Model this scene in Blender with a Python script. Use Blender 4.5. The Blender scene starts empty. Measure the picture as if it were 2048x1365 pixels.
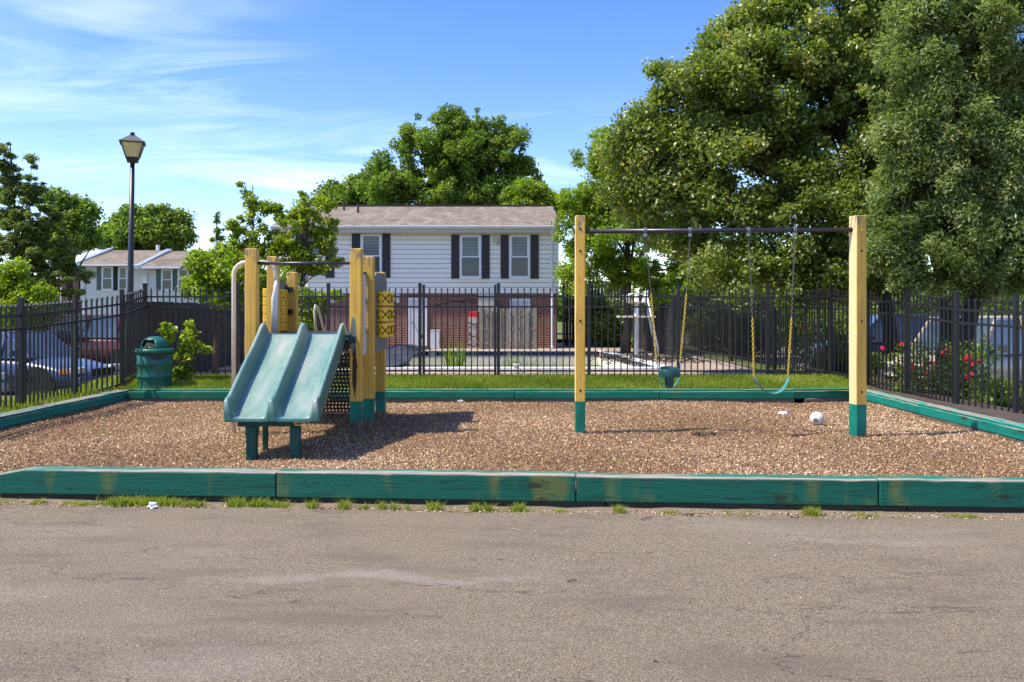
import bpy, bmesh, math, random
import numpy as np
from mathutils import Vector, Matrix
R = math.radians
random.seed(7)
# ------------------------------------------------------------------ camera, world, sun, exposure
S = bpy.context.scene
COL = S.collection
F = 1650.0      # focal length in photograph pixels
H = 1.7         # eye height above the wood chips
HY = 620.0      # row of the horizon
cd = bpy.data.cameras.new('camera'); cam = bpy.data.objects.new('camera', cd); COL.objects.link(cam)
cam.location = (0, 0, H); cam.rotation_euler = (R(90), 0, 0)
cd.sensor_width = 36; cd.lens = F/2048*36; cd.shift_y = -(682.5-HY)/2048; cd.clip_start = .05; cd.clip_end = 3000
S.camera = cam
SUN = Vector((.62, .16, -1.0)).normalized()
sl = bpy.data.lights.new('sun', 'SUN'); so = bpy.data.objects.new('sun', sl); COL.objects.link(so)
sl.energy = 3.5; sl.angle = R(.5); sl.color = (1, .925, .80)
so.rotation_euler = SUN.to_track_quat('-Z', 'Y').to_euler(); so.location = (-20, -5, 30)
W = bpy.data.worlds.new('World'); S.world = W; W.use_nodes = True
wn, wl = W.node_tree.nodes, W.node_tree.links
wn.clear()
wo = wn.new('ShaderNodeOutputWorld'); wb = wn.new('ShaderNodeBackground'); wl.new(wb.outputs[0], wo.inputs[0])
wb.inputs[1].default_value = .15
sky = wn.new('ShaderNodeTexSky'); sky.sky_type = 'NISHITA'; sky.sun_disc = False
sky.sun_elevation = math.asin(-SUN.z); sky.sun_rotation = math.atan2(-SUN.x, -SUN.y)
sky.air_density = 1.0; sky.dust_density = .35; sky.ozone_density = 3.0
def wnode(t, **k):
    n = wn.new(t)
    for a, b in k.items(): setattr(n, a, b)
    return n
tc = wnode('ShaderNodeTexCoord'); sep = wnode('ShaderNodeSeparateXYZ'); wl.new(tc.outputs['Generated'], sep.inputs[0])
def wmath(op, a, b=None, clamp=False):
    n = wnode('ShaderNodeMath', operation=op, use_clamp=clamp)
    for i, v in enumerate((a, b)):
        if v is None: continue
        if isinstance(v, (int, float)): n.inputs[i].default_value = v
        else: wl.new(v, n.inputs[i])
    return n.outputs[0]
zz = wmath('ADD', wmath('MAXIMUM', sep.outputs[2], 0.0), .10)
u = wmath('DIVIDE', sep.outputs[0], zz); v = wmath('DIVIDE', sep.outputs[1], zz)
comb = wnode('ShaderNodeCombineXYZ'); wl.new(u, comb.inputs[0]); wl.new(v, comb.inputs[1])
mp = wnode('ShaderNodeMapping'); wl.new(comb.outputs[0], mp.inputs[0])
mp.inputs['Rotation'].default_value = (0, 0, R(25)); mp.inputs['Scale'].default_value = (.9, 2.2, 1); mp.inputs['Location'].default_value = (4.6, 1.7, 0)
n1 = wnode('ShaderNodeTexNoise'); n1.inputs['Scale'].default_value = .9; n1.inputs['Detail'].default_value = 9; n1.inputs['Roughness'].default_value = .62; n1.inputs['Distortion'].default_value = .9
wl.new(mp.outputs[0], n1.inputs[0])
n2 = wnode('ShaderNodeTexNoise'); n2.inputs['Scale'].default_value = .42; n2.inputs['Detail'].default_value = 3
mp2 = wnode('ShaderNodeMapping'); wl.new(comb.outputs[0], mp2.inputs[0]); mp2.inputs['Location'].default_value = (9.1, 3.7, 0); wl.new(mp2.outputs[0], n2.inputs[0])
cl = wmath('MULTIPLY', wmath('SUBTRACT', n1.outputs[0], .43), 2.8, True)
cm = wmath('MULTIPLY', wmath('SUBTRACT', n2.outputs[0], .40), 5.0, True)
cloud = wmath('MULTIPLY', wmath('MULTIPLY', cl, cm), .52)
hs = wnode('ShaderNodeHueSaturation'); hs.inputs['Hue'].default_value = .520; hs.inputs['Saturation'].default_value = 1.28; hs.inputs['Value'].default_value = 0.88; wl.new(sky.outputs[0], hs.inputs['Color'])
mx = wnode('ShaderNodeMix', data_type='RGBA'); wl.new(cloud, mx.inputs[0]); wl.new(hs.outputs[0], mx.inputs[6]); mx.inputs[7].default_value = (6.2, 6.5, 7.2, 1)
wl.new(mx.outputs[2], wb.inputs[0])
S.view_settings.view_transform = 'Standard'; S.view_settings.look = 'None'; S.view_settings.exposure = 1.10; S.view_settings.gamma = 1
S.view_settings.use_curve_mapping = False
S.render.engine = 'CYCLES'
S.cycles.max_bounces = 6; S.cycles.transparent_max_bounces = 12; S.cycles.use_denoising = True

def P(x, y, s): return Vector(((x-1024)/s, F/s, H-(y-HY)/s))     # a measured image point at scale s (pixels per metre)
def G(x, y, z=0.0):                                              # the point of level z seen there
    return P(x, y, (y-HY)/(H-z))

# ------------------------------------------------------------------ objects
WLOC = {}
def tag(o, label=None, cat=None, group=None, kind=None):
    if label: o['label'] = label
    if cat: o['category'] = cat
    if group: o['group'] = group
    if kind: o['kind'] = kind
    return o
def empty(name, loc, label=None, cat=None, group=None, rz=0):
    o = bpy.data.objects.new(name, None); COL.objects.link(o); o.location = loc; o.rotation_euler = (0, 0, rz)
    o.empty_display_size = .2; WLOC[o.name] = Vector(loc)
    return tag(o, label, cat, group)
def link(name, me, mat=None, parent=None, loc=(0, 0, 0), rot=(0, 0, 0), scale=None):
    o = bpy.data.objects.new(name, me); COL.objects.link(o)
    loc = Vector(loc); WLOC[o.name] = loc.copy()
    if parent: o.parent = parent; loc = loc-WLOC[parent.name]
    o.location = loc; o.rotation_euler = rot
    if scale: o.scale = scale
    if mat is not None and me is not None and len(me.materials) == 0: me.materials.append(mat)
    return o
def copy_tree(o, loc=None, rz=None, parent=None):
    c = o.copy(); COL.objects.link(c)
    if parent: c.parent = parent
    if loc is not None: c.location = loc; WLOC[c.name] = Vector(loc)
    if rz is not None: c.rotation_euler = (0, 0, rz)
    for ch in list(o.children): copy_tree(ch, parent=c)
    return c
class MB:
    def __init__(s): s.v = []; s.f = []
    def add(s, vs, fs):
        n = len(s.v); s.v += [tuple(v) for v in vs]; s.f += [tuple(i+n for i in f) for f in fs]; return s
    def box(s, c, size, rz=0, rx=0, ry=0):
        m = Matrix.Rotation(rz, 3, 'Z') @ Matrix.Rotation(ry, 3, 'Y') @ Matrix.Rotation(rx, 3, 'X')
        hx, hy, hz = size[0]/2, size[1]/2, size[2]/2
        vs = [m @ Vector((a*hx, b*hy, d*hz)) + Vector(c) for a in (-1, 1) for b in (-1, 1) for d in (-1, 1)]
        return s.add(vs, [(0, 1, 3, 2), (4, 6, 7, 5), (0, 4, 5, 1), (2, 3, 7, 6), (0, 2, 6, 4), (1, 5, 7, 3)])
    def span(s, a, b):
        a, b = Vector(a), Vector(b); return s.box((a+b)/2, [abs(b[i]-a[i]) for i in range(3)])
    def tube(s, pts, rad, n=8, cap=True, closed=False):
        pts = [Vector(p) for p in pts]; k = len(pts)
        rad = rad if isinstance(rad, (list, tuple)) else [rad]*k
        rings = []; up = None
        for i, p in enumerate(pts):
            a = pts[i-1] if (i > 0 or closed) else p; b = pts[(i+1) % k] if (i < k-1 or closed) else p
            t = (b-a).normalized()
            if up is None: up = Vector((0, 0, 1)) if abs(t.z) < .9 else Vector((0, 1, 0))
            x = t.cross(up)
            if x.length < 1e-4: x = t.orthogonal()
            x.normalize(); y = x.cross(t).normalized(); up = y
            rings.append([p+(x*math.cos(2*math.pi*j/n)+y*math.sin(2*math.pi*j/n))*rad[i] for j in range(n)])
        vs = [q for r in rings for q in r]; fs = []
        for i in range(k if closed else k-1):
            i2 = (i+1) % k
            for j in range(n): fs.append((i*n+j, i*n+(j+1) % n, i2*n+(j+1) % n, i2*n+j))
        if cap and not closed: fs += [tuple(reversed(range(n))), tuple(range((k-1)*n, k*n))]
        return s.add(vs, fs)
    def lathe(s, c, prof, n=24, cap=True):
        c = Vector(c); vs = []; fs = []
        for r, z in prof: vs += [c+Vector((r*math.cos(2*math.pi*j/n), r*math.sin(2*math.pi*j/n), z)) for j in range(n)]
        for i in range(len(prof)-1):
            for j in range(n): fs.append((i*n+j, i*n+(j+1) % n, (i+1)*n+(j+1) % n, (i+1)*n+j))
        if cap: fs += [tuple(reversed(range(n))), tuple(range((len(prof)-1)*n, len(prof)*n))]
        return s.add(vs, fs)
    def build(s, name, mat, parent=None, smooth=False, origin=None, bevel=0, sub=0, solid=0):
        vs = np.array(s.v)
        c = Vector(origin) if origin is not None else Vector((vs.min(0)+vs.max(0))/2)
        me = bpy.data.meshes.new(name); me.from_pydata([tuple(Vector(v)-c) for v in s.v], [], s.f); me.update()
        if smooth: me.shade_smooth()
        o = link(name, me, mat, parent, c)
        if solid: m = o.modifiers.new('t', 'SOLIDIFY'); m.thickness = solid; m.offset = -1
        if bevel:
            m = o.modifiers.new('b', 'BEVEL'); m.width = bevel; m.segments = 2; m.limit_method = 'ANGLE'; m.angle_limit = R(40)
        if sub: m = o.modifiers.new('s', 'SUBSURF'); m.levels = sub; m.render_levels = sub
        return o
def npmesh(name, verts, faces, mat, parent=None, attr=None, loc=(0, 0, 0), smooth=False, nper=3):
    me = bpy.data.meshes.new(name); nv, nf = len(verts), len(faces)
    verts = np.asarray(verts, np.float32)-np.array(loc, np.float32)
    me.vertices.add(nv); me.vertices.foreach_set('co', verts.ravel())
    me.loops.add(nf*nper); me.loops.foreach_set('vertex_index', np.asarray(faces, np.int32).ravel())
    me.polygons.add(nf); me.polygons.foreach_set('loop_start', np.arange(0, nf*nper, nper, dtype=np.int32))
    if attr is not None:
        a = me.attributes.new('rnd', 'FLOAT', 'POINT'); a.data.foreach_set('value', np.asarray(attr, np.float32))
    me.update(calc_edges=True)
    if smooth: me.shade_smooth()
    return link(name, me, mat, parent, loc)

# ------------------------------------------------------------------ materials
class NT:
    def __init__(s, name):
        s.m = bpy.data.materials.new(name); s.m.use_nodes = True; s.t = s.m.node_tree; s.t.nodes.clear()
        s.out = s.n('ShaderNodeOutputMaterial'); s.b = s.n('ShaderNodeBsdfPrincipled'); s.l(s.b.outputs[0], s.out.inputs[0])
        s.tc = s.n('ShaderNodeTexCoord'); s._p = None
    def n(s, t, **k):
        n = s.t.nodes.new(t)
        for a, b in k.items(): setattr(n, a, b)
        return n
    def l(s, a, b): s.t.links.new(a, b)
    def pos(s):      # object coordinates with a random shift for every object
        if s._p is None:
            oi = s.n('ShaderNodeObjectInfo'); a = s.n('ShaderNodeVectorMath', operation='SCALE'); cx = s.n('ShaderNodeCombineXYZ')
            for i in range(3): s.l(oi.outputs['Random'], cx.inputs[i])
            s.l(cx.outputs[0], a.inputs[0]); a.inputs['Scale'].default_value = 37.0
            b = s.n('ShaderNodeVectorMath', operation='ADD'); s.l(s.tc.outputs['Object'], b.inputs[0]); s.l(a.outputs[0], b.inputs[1]); s._p = b.outputs[0]
        return s._p
    def noise(s, scale, detail=4, rough=.6, stretch=None, vec=None, dist=0):
        v = vec if vec is not None else s.pos()
        if stretch:
            m = s.n('ShaderNodeMapping'); s.l(v, m.inputs[0]); m.inputs['Scale'].default_value = stretch; v = m.outputs[0]
        n = s.n('ShaderNodeTexNoise'); s.l(v, n.inputs[0]); n.inputs['Scale'].default_value = scale; n.inputs['Detail'].default_value = detail
        n.inputs['Roughness'].default_value = rough; n.inputs['Distortion'].default_value = dist
        return n.outputs[0]
    def val(s, x, sock):
        if isinstance(x, (int, float)): sock.default_value = x
        elif isinstance(x, tuple): sock.default_value = x if len(x) == 4 else (*x, 1)
        else: s.l(x, sock)
    def math(s, op, a, b=0.0, clamp=False):
        n = s.n('ShaderNodeMath', operation=op, use_clamp=clamp); s.val(a, n.inputs[0]); s.val(b, n.inputs[1]); return n.outputs[0]
    def ramp(s, x, lo, hi):
        n = s.n('ShaderNodeMapRange'); n.interpolation_type = 'SMOOTHSTEP'; s.val(x, n.inputs[0]); n.inputs[1].default_value = lo; n.inputs[2].default_value = hi; return n.outputs[0]
    def mix(s, f, a, b, mode='MIX'):
        n = s.n('ShaderNodeMix', data_type='RGBA', blend_type=mode); s.val(f, n.inputs[0]); s.val(a, n.inputs[6]); s.val(b, n.inputs[7]); return n.outputs[2]
    def crange(s, x, stops):
        n = s.n('ShaderNodeValToRGB'); s.l(x, n.inputs[0]); e = n.color_ramp.elements
        while len(e) < len(stops): e.new(.5)
        for i, (p, c) in enumerate(stops): e[i].position = p; e[i].color = (*c, 1)
        return n.outputs[0]
    def bump(s, h, st=.3, d=.01, prev=None):
        n = s.n('ShaderNodeBump'); n.inputs['Strength'].default_value = st; n.inputs['Distance'].default_value = d; s.l(h, n.inputs['Height'])
        if prev is not None: s.l(prev, n.inputs['Normal'])
        return n.outputs[0]
    def done(s, col, rough=.6, bump=None, metal=0, spec=.5, coat=0):
        s.val(col, s.b.inputs['Base Color']); s.val(rough, s.b.inputs['Roughness']); s.b.inputs['Metallic'].default_value = metal
        s.b.inputs['Specular IOR Level'].default_value = spec
        if coat: s.b.inputs['Coat Weight'].default_value = coat; s.b.inputs['Coat Roughness'].default_value = .05
        if bump is not None: s.l(bump, s.b.inputs['Normal'])
        return s.m
def simple(name, col, rough=.55, var=.25, scale=6, metal=0, bump=.0, bscale=60, spec=.5, coat=0, dirt=None):
    t = NT(name); n = t.noise(scale, 5); dark = tuple(c*(1-var) for c in col); lite = tuple(min(1, c*(1+var*.6)) for c in col)
    c = t.crange(n, [(.3, dark), (.7, lite)])
    if dirt: c = t.mix(t.ramp(t.noise(scale*2.3, 6, .7), .52, .75), c, dirt)
    b = t.bump(t.noise(bscale, 3), bump, .004) if bump else None
    return t.done(c, rough, b, metal, spec, coat)
def leafmat(name, cols, rough=.45, trans=.35, spec=.5):
    t = NT(name); a = t.n('ShaderNodeAttribute', attribute_name='rnd')
    c = t.crange(a.outputs['Fac'], cols)
    t.done(c, rough, spec=spec)
    tr = t.n('ShaderNodeBsdfTranslucent'); t.l(t.mix(1.0, c, (1.9, 2.0, .7), 'MULTIPLY'), tr.inputs[0])
    ms = t.n('ShaderNodeMixShader'); ms.inputs[0].default_value = trans; t.l(t.b.outputs[0], ms.inputs[1]); t.l(tr.outputs[0], ms.inputs[2]); t.l(ms.outputs[0], t.out.inputs[0])
    return t.m
def paintwood(name, paint, axis, wear=.5, bare=(.36, .31, .25), stain=(.22, .19, .02), stains=0.0, edge=0.0):
    t = NT(name); st = (.12, 1, 1) if axis == 'x' else (1, 1, .12)
    g = t.noise(38, 6, .65, st, dist=.4); big = t.noise(3.2, 4, .6, st)
    c = t.crange(big, [(.3, tuple(p*.72 for p in paint)), (.72, tuple(p*1.2 for p in paint))])
    c = t.mix(t.ramp(g, .62, .70), c, tuple(p*.35 for p in paint))                     # open grain
    c = t.mix(t.ramp(t.noise(11, 4, .6, (.5, 1, 1)), .60, .80), c, tuple(p*.5 for p in paint))
    if stains: c = t.mix(t.math('MULTIPLY', t.ramp(t.noise(2.2, 3, .5, (1.2, 1, .4)), .56, .70), stains), c, stain)
    if axis == 'x':
        mpn = t.n('ShaderNodeMapping'); t.l(t.pos(), mpn.inputs[0]); mpn.inputs['Scale'].default_value = (1.6, 4.0, 4.0)
        vk = t.n('ShaderNodeTexVoronoi'); t.l(mpn.outputs[0], vk.inputs[0]); vk.inputs['Scale'].default_value = 1.0
        kd = t.math('ADD', vk.outputs['Distance'], t.math('MULTIPLY', t.math('SUBTRACT', t.noise(16, 3), .5), .10))
        c = t.mix(t.math('MULTIPLY', t.ramp(kd, .17, .07), .85), c, (.02, .03, .015))
        c = t.mix(t.math('MULTIPLY', t.ramp(t.math('ABSOLUTE', t.math('SUBTRACT', kd, .22)), .035, .0), .45), c, tuple(p*.4 for p in paint))
        ck = t.noise(5, 4, .55, (.10, 1, 4), dist=.3)
        c = t.mix(t.math('MULTIPLY', t.ramp(t.math('ABSOLUTE', t.math('SUBTRACT', ck, .5)), .012, .003), .8), c, (.012, .02, .012))
    w = t.noise(9, 6, .7, (.25, 1, 1) if axis == 'x' else (1, 1, .25))
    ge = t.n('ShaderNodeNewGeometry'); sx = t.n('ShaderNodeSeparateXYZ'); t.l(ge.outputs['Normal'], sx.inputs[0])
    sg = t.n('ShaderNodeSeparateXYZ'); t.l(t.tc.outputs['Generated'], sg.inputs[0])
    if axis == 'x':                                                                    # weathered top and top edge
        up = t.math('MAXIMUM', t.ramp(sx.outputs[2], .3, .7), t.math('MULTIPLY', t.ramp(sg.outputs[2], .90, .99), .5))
        w2 = t.noise(2.6, 5, .65, (.3, 3, 1))
        # paint stays on the rear of the top and has gone from the front edge
        fr = t.math('MULTIPLY', t.math('SUBTRACT', .5, sg.outputs[1]), edge)
        m = t.math('MULTIPLY', up, t.ramp(t.math('ADD', w2, fr), .60-wear*.22, .66-wear*.22))
        bc = t.crange(t.noise(30, 5, .6, (.1, 1, 1)), [(.35, tuple(b*.55 for b in bare)), (.6, bare)])
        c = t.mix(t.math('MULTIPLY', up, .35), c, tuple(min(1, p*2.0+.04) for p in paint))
        c = t.mix(m, c, bc)
    c = t.mix(t.ramp(w, .68, .74), c, (.10, .075, .05))
    if axis == 'x' and edge:
        chip_ = t.math('MULTIPLY', t.ramp(t.math('ADD', sg.outputs[2], t.math('MULTIPLY', t.math('SUBTRACT', t.noise(5, 5, .7, (1, 1, .2)), .5), .5)), .96, .99), t.ramp(sx.outputs[2], .7, .3))
        c = t.mix(t.math('MULTIPLY', chip_, .9), c, t.crange(t.noise(30, 4, .6, (.1, 1, 1)), [(.4, (.06, .045, .03)), (.62, (.34, .29, .22))]))
    b = t.bump(g, .55, .006, t.bump(t.noise(7, 5, .6, st), .5, .012))
    return t.done(c, .62, b, spec=.35)
def postmat(name, z0, z1=0.0, front=0.0, fa=None, peel=0):
    """yellow post with a green foot below z0 and bare wood below z1; origin of the mesh at its foot"""
    t = NT(name); st = (1, 1, .08)
    sp = t.n('ShaderNodeSeparateXYZ'); t.l(t.tc.outputs['Object'], sp.inputs[0])
    g = t.noise(42, 6, .6, st); big = t.noise(5, 3, .5, (1, 1, .3))
    Y, Gc = (.70, .41, .062), (.0, .19, .12)
    yel = t.crange(big, [(.3, tuple(c*.86 for c in Y)), (.75, tuple(c*1.12 for c in Y))])
    yel = t.mix(t.ramp(g, .60, .72), yel, (.50, .31, .07))
    yel = t.mix(t.math('MULTIPLY', t.ramp(t.noise(17, 5, .65, (1, 1, .10)), .50, .66), .55), yel, (.52, .29, .05))
    yel = t.mix(t.math('MULTIPLY', t.ramp(t.noise(30, 6, .75, (1, 1, .3)), .69, .73), .8), yel, (.17, .12, .06))
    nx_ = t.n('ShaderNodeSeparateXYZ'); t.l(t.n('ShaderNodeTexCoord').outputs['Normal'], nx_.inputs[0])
    if fa: yel = t.mix(t.math('MULTIPLY', t.ramp(t.math('MULTIPLY', nx_.outputs[0], -1.0), .4, .9), .8), yel, fa)      # left face mixed paler: faded paint plus sunlight put into the colour
    # long drying crack in the middle of each face and knots
    cr = t.math('ABSOLUTE', t.math('ADD', sp.outputs[0], t.math('MULTIPLY', t.math('SUBTRACT', t.noise(4, 3, .6, (0, 0, 1)), .5), .05)))
    crm = t.math('MULTIPLY', t.math('LESS_THAN', cr, .0022), t.ramp(t.noise(2.4, 3, .6, (.1, .1, 1)), .44, .5))
    yel = t.mix(t.math('MULTIPLY', crm, .85), yel, (.05, .035, .02))
    gr = t.crange(t.noise(6, 4, .6, (1, 1, .3)), [(.3, (.0, .11, .075)), (.7, (.0, .21, .14))])
    gr = t.mix(t.ramp(g, .60, .70), gr, (.01, .06, .04))
    c = t.mix(t.ramp(t.math('ADD', sp.outputs[2], t.math('MULTIPLY', t.math('SUBTRACT', t.noise(60, 2), .5), .004)), z0-.002, z0+.002), gr, yel)
    bare = t.crange(t.noise(20, 5, .65, (1, 1, .12)), [(.35, (.035, .028, .02)), (.62, (.16, .125, .085))])
    jag = t.math('MULTIPLY', t.math('SUBTRACT', t.noise(14, 4, .7, (1, 1, .4)), .5), .30)
    c = t.mix(t.ramp(t.math('ADD', sp.outputs[2], jag), z1-.004, z1+.004), bare, c)
    # chipped paint near the top
    sg = t.n('ShaderNodeSeparateXYZ'); t.l(t.tc.outputs['Generated'], sg.inputs[0])
    tm = t.math('MULTIPLY', t.ramp(sg.outputs[2], .90, .965), t.ramp(t.noise(26, 4, .6, (1, 1, .25)), .52, .56))
    c = t.mix(t.math('MULTIPLY', tm, .8), c, (.20, .17, .13))
    if peel:
        def blob(cx, cz, rx, rz):
            a = t.math('POWER', t.math('DIVIDE', t.math('SUBTRACT', sp.outputs[0], cx), rx), 2.0); b = t.math('POWER', t.math('DIVIDE', t.math('SUBTRACT', sp.outputs[2], cz), rz), 2.0)
            n = t.math('MULTIPLY', t.math('SUBTRACT', t.noise(22, 5, .7, (1, 1, .22)), .5), 3.6)
            return t.math('MULTIPLY', t.math('LESS_THAN', t.math('ADD', t.math('ADD', a, b), n), 1.0), t.math('LESS_THAN', sp.outputs[1], 0.0))
        c = t.mix(blob(-.03, 1.33, .04, .26), c, (.16, .20, .15))
        c = t.mix(blob(-.012, .90, .034, .33), c, (.045, .022, .012))
    b = t.bump(g, .5, .006, t.bump(t.noise(9, 5, .6, st), .35, .01))
    return t.done(c, .55, b, spec=.4)

M = {}
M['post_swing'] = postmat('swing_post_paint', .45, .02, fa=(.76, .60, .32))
M['post_play'] = postmat('play_post_paint', .47, .20, peel=1)
M['post_play2'] = postmat('play_post_paint_rear', .40, .10)
M['timber'] = paintwood('green_timber', (.002, .105, .066), 'x', .55, stains=.5, edge=.30)
M['timber_back'] = paintwood('green_timber_rear', (.0, .15, .09), 'x', .35, stains=.15)
M['timber_side'] = paintwood('green_timber_side', (.0, .19, .14), 'x', .8, edge=-.1)
M['timber_raw'] = paintwood('weathered_timber', (.15, .12, .085), 'x', .3)
M['timber_dark'] = paintwood('dark_base_timber', (.035, .03, .022), 'x', .1)
M['post_green'] = paintwood('green_leg_paint', (.008, .065, .048), 'z', .3)
M['fence'] = simple('black_fence_paint', (.012, .012, .012), .45, .4, 20, bump=.1, dirt=(.045, .042, .038))
M['blackpipe'] = simple('black_pipe', (.022, .022, .028), .35, .3, 14, spec=.6)
M['beige'] = simple('beige_pipe', (.66, .58, .46), .4, .15, 9, dirt=(.38, .32, .25))
M['yellow'] = simple('yellow_plastic', (.92, .56, .012), .35, .12, 12)
M['ink'] = simple('black_mark', (.02, .018, .016), .5, .2)
M['gpanel'] = simple('grey_panel', (.17, .175, .18), .6, .2, 8)
M['bracket'] = simple('dark_green_bracket', (.008, .04, .035), .4, .2, 9)
M['trash'] = simple('green_drum_paint', (.008, .12, .075), .38, .25, 5, dirt=(.05, .10, .06))
M['dark'] = simple('dark_opening', (.012, .011, .010), .8, .2)
M['slidefloor'] = simple('black_metal', (.022, .02, .018), .6, .3, 9)
M['steel'] = simple('galvanised_steel', (.38, .38, .40), .38, .25, 30, metal=.9)
M['darksteel'] = simple('weathered_steel', (.13, .12, .11), .5, .25, 30, metal=.6)
M['ychain'] = simple('yellow_chain_coating', (.62, .44, .02), .45, .2, 30)
M['rubber_green'] = simple('green_rubber', (.008, .075, .07), .42, .2, 20)
M['belt'] = simple('faded_green_belt', (.05, .26, .25), .4, .2, 10)
M['white'] = simple('white_paint', (.74, .75, .76), .5, .08, 5)
M['siding'] = simple('grey_white_siding', (.88, .84, .73), .55, .06, 3, bump=.05, bscale=90)
M['lap_shade'] = simple('wall_lap_shade', (.20, .19, .17), .8, .1, 3)  # wall core coloured dark so the siding gaps read as lap shadows
M['siding2'] = simple('white_siding', (.66, .67, .65), .55, .08, 3)
M['soffit'] = simple('soffit', (.50, .47, .40), .6, .08, 3)
M['gutter'] = simple('gutter_metal', (.60, .63, .65), .4, .1, 4, dirt=(.42, .42, .40))
M['shutter'] = simple('dark_shutter', (.028, .028, .034), .5, .2, 12)
M['shutter2'] = simple('green_grey_shutter', (.10, .15, .15), .5, .2, 12)
M['door'] = simple('pale_grey_door', (.55, .57, .60), .45, .06, 3)
M['blind'] = simple('window_blind', (.62, .65, .63), .7, .1, 3)
M['concrete'] = simple('pool_concrete', (.58, .51, .42), .85, .25, 1.4, bump=.3, bscale=40, dirt=(.30, .26, .20))
M['deck'] = simple('pool_deck_concrete', (.36, .27, .20), .9, .3, .9, bump=.4, bscale=30, dirt=(.20, .15, .11))
M['plaster'] = simple('pool_plaster', (.78, .72, .60), .8, .12, 1.2, dirt=(.55, .48, .38))
M['tile'] = simple('navy_tile', (.022, .028, .13), .2, .35, 8)
M['tarp'] = simple('grey_tarp', (.035, .038, .040), .55, .3, 3, bump=.3, bscale=25)
M['oldwood'] = simple('grey_weathered_board', (.27, .235, .18), .8, .35, 4, bump=.3, bscale=60, dirt=(.13, .11, .08))
M['blackboard'] = simple('black_stained_board', (.022, .020, .020), .7, .4, 5, bump=.3, bscale=50)
M['red'] = simple('red_plastic', (.70, .02, .015), .4, .1)
M['cream'] = simple('cream_board', (.60, .50, .42), .5, .12, 4)
M['bark'] = simple('tree_bark', (.085, .065, .048), .9, .45, 9, bump=.8, bscale=30)
M['bark_dark'] = simple('dark_bark', (.035, .028, .022), .9, .4, 9, bump=.8, bscale=30)
M['lamp_metal'] = simple('black_lamp_metal', (.016, .016, .018), .4, .3, 12, bump=.15, bscale=80)
M['lamp_glass'] = simple('amber_lamp_pane', (.66, .52, .25), .25, .15, 5)
M['lamp_roof'] = simple('grey_lamp_roof', (.10, .098, .10), .5, .15, 9)
M['litter'] = simple('white_litter', (.75, .76, .78), .4, .1, 20)
M['litter_blue'] = simple('blue_litter', (.06, .16, .62), .35, .2, 20)
M['ball'] = simple('ball_leather', (.66, .62, .50), .5, .15, 18, dirt=(.40, .34, .24))
M['tyre'] = simple('tyre_rubber', (.02, .02, .02), .8, .2)
M['rim'] = simple('wheel_rim', (.45, .46, .48), .3, .2, 12, metal=.8)
M['amber'] = simple('amber_lens', (.75, .22, .02), .2, .1)
M['lens'] = simple('clear_lens', (.60, .62, .64), .1, .1)
for nm, c in (('blue', (.055, .09, .19)), ('silver', (.36, .42, .52)), ('maroon', (.13, .010, .016)), ('tan', (.42, .33, .24)), ('navy', (.05, .07, .11)), ('carwhite', (.62, .63, .65))):
    M['car_'+nm] = simple('car_paint_'+nm, c, .35, .05, 2, spec=.5, coat=.35)
t = NT('glass_pane'); t.b.inputs['Base Color'].default_value = (.03, .045, .05, 1); t.b.inputs['Roughness'].default_value = .05; t.b.inputs['Specular IOR Level'].default_value = .7
tp = t.n('ShaderNodeBsdfTransparent'); ms = t.n('ShaderNodeMixShader'); ms.inputs[0].default_value = .55; t.l(t.b.outputs[0], ms.inputs[1]); t.l(tp.outputs[0], ms.inputs[2]); t.l(ms.outputs[0], t.out.inputs[0]); M['glass'] = t.m
t = NT('car_glass'); M['carglass'] = t.done(t.crange(t.noise(1.2, 2), [(.3, (.03, .05, .08)), (.7, (.09, .13, .18))]), .06, spec=.8)
# asphalt
t = NT('worn_asphalt'); gco = t.tc.outputs['Object']
fine = t.noise(95, 5, .75, vec=gco); mid = t.noise(14, 4, .6, vec=gco); big = t.noise(.55, 5, .6, (.6, 1.5, 1), vec=gco); big2 = t.noise(1.7, 5, .65, (.5, 1.6, 1), vec=gco)
vo = t.n('ShaderNodeTexVoronoi'); t.l(gco, vo.inputs[0]); vo.inputs['Scale'].default_value = 120
c = t.crange(fine, [(.36, (.085, .066, .042)), (.50, (.195, .155, .104)), (.64, (.345, .28, .196))])
c = t.mix(t.math('MULTIPLY', t.ramp(t.n('ShaderNodeTexVoronoi').outputs[0], 0, 1), 0), c, c)
sc_ = t.n('ShaderNodeSeparateColor'); t.l(vo.outputs['Color'], sc_.inputs[0])
c = t.mix(t.math('MULTIPLY', t.ramp(sc_.outputs[0], .90, .98), .45), c, (.46, .39, .29))
c = t.mix(t.math('MULTIPLY', t.ramp(sc_.outputs[1], .90, .98), .7), c, (.055, .05, .045))
c = t.mix(t.math('MULTIPLY', t.ramp(big2, .48, .66), .5), c, (.12, .098, .072))
c = t.mix(t.math('MULTIPLY', t.ramp(big, .52, .75), .40), c, (.30, .26, .205))
sa = t.n('ShaderNodeSeparateXYZ'); t.l(gco, sa.inputs[0])
wob = t.math('MULTIPLY', t.math('SUBTRACT', t.noise(1.2, 4, .6, vec=gco), .5), .7)
def smear(cx_, cy_, rx_, ry_, k_):      # pale dried puddle marks with their own outline
    ex = t.math('POWER', t.math('DIVIDE', t.math('SUBTRACT', sa.outputs[0], cx_), rx_), 2.0); ey_ = t.math('POWER', t.math('DIVIDE', t.math('SUBTRACT', t.math('ADD', sa.outputs[1], wob), cy_), ry_), 2.0)
    return t.math('MULTIPLY', t.ramp(t.math('ADD', t.math('ADD', ex, ey_), t.math('MULTIPLY', t.noise(5, 6, .7, vec=gco), 1.6)), 1.7, .6), k_)
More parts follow.
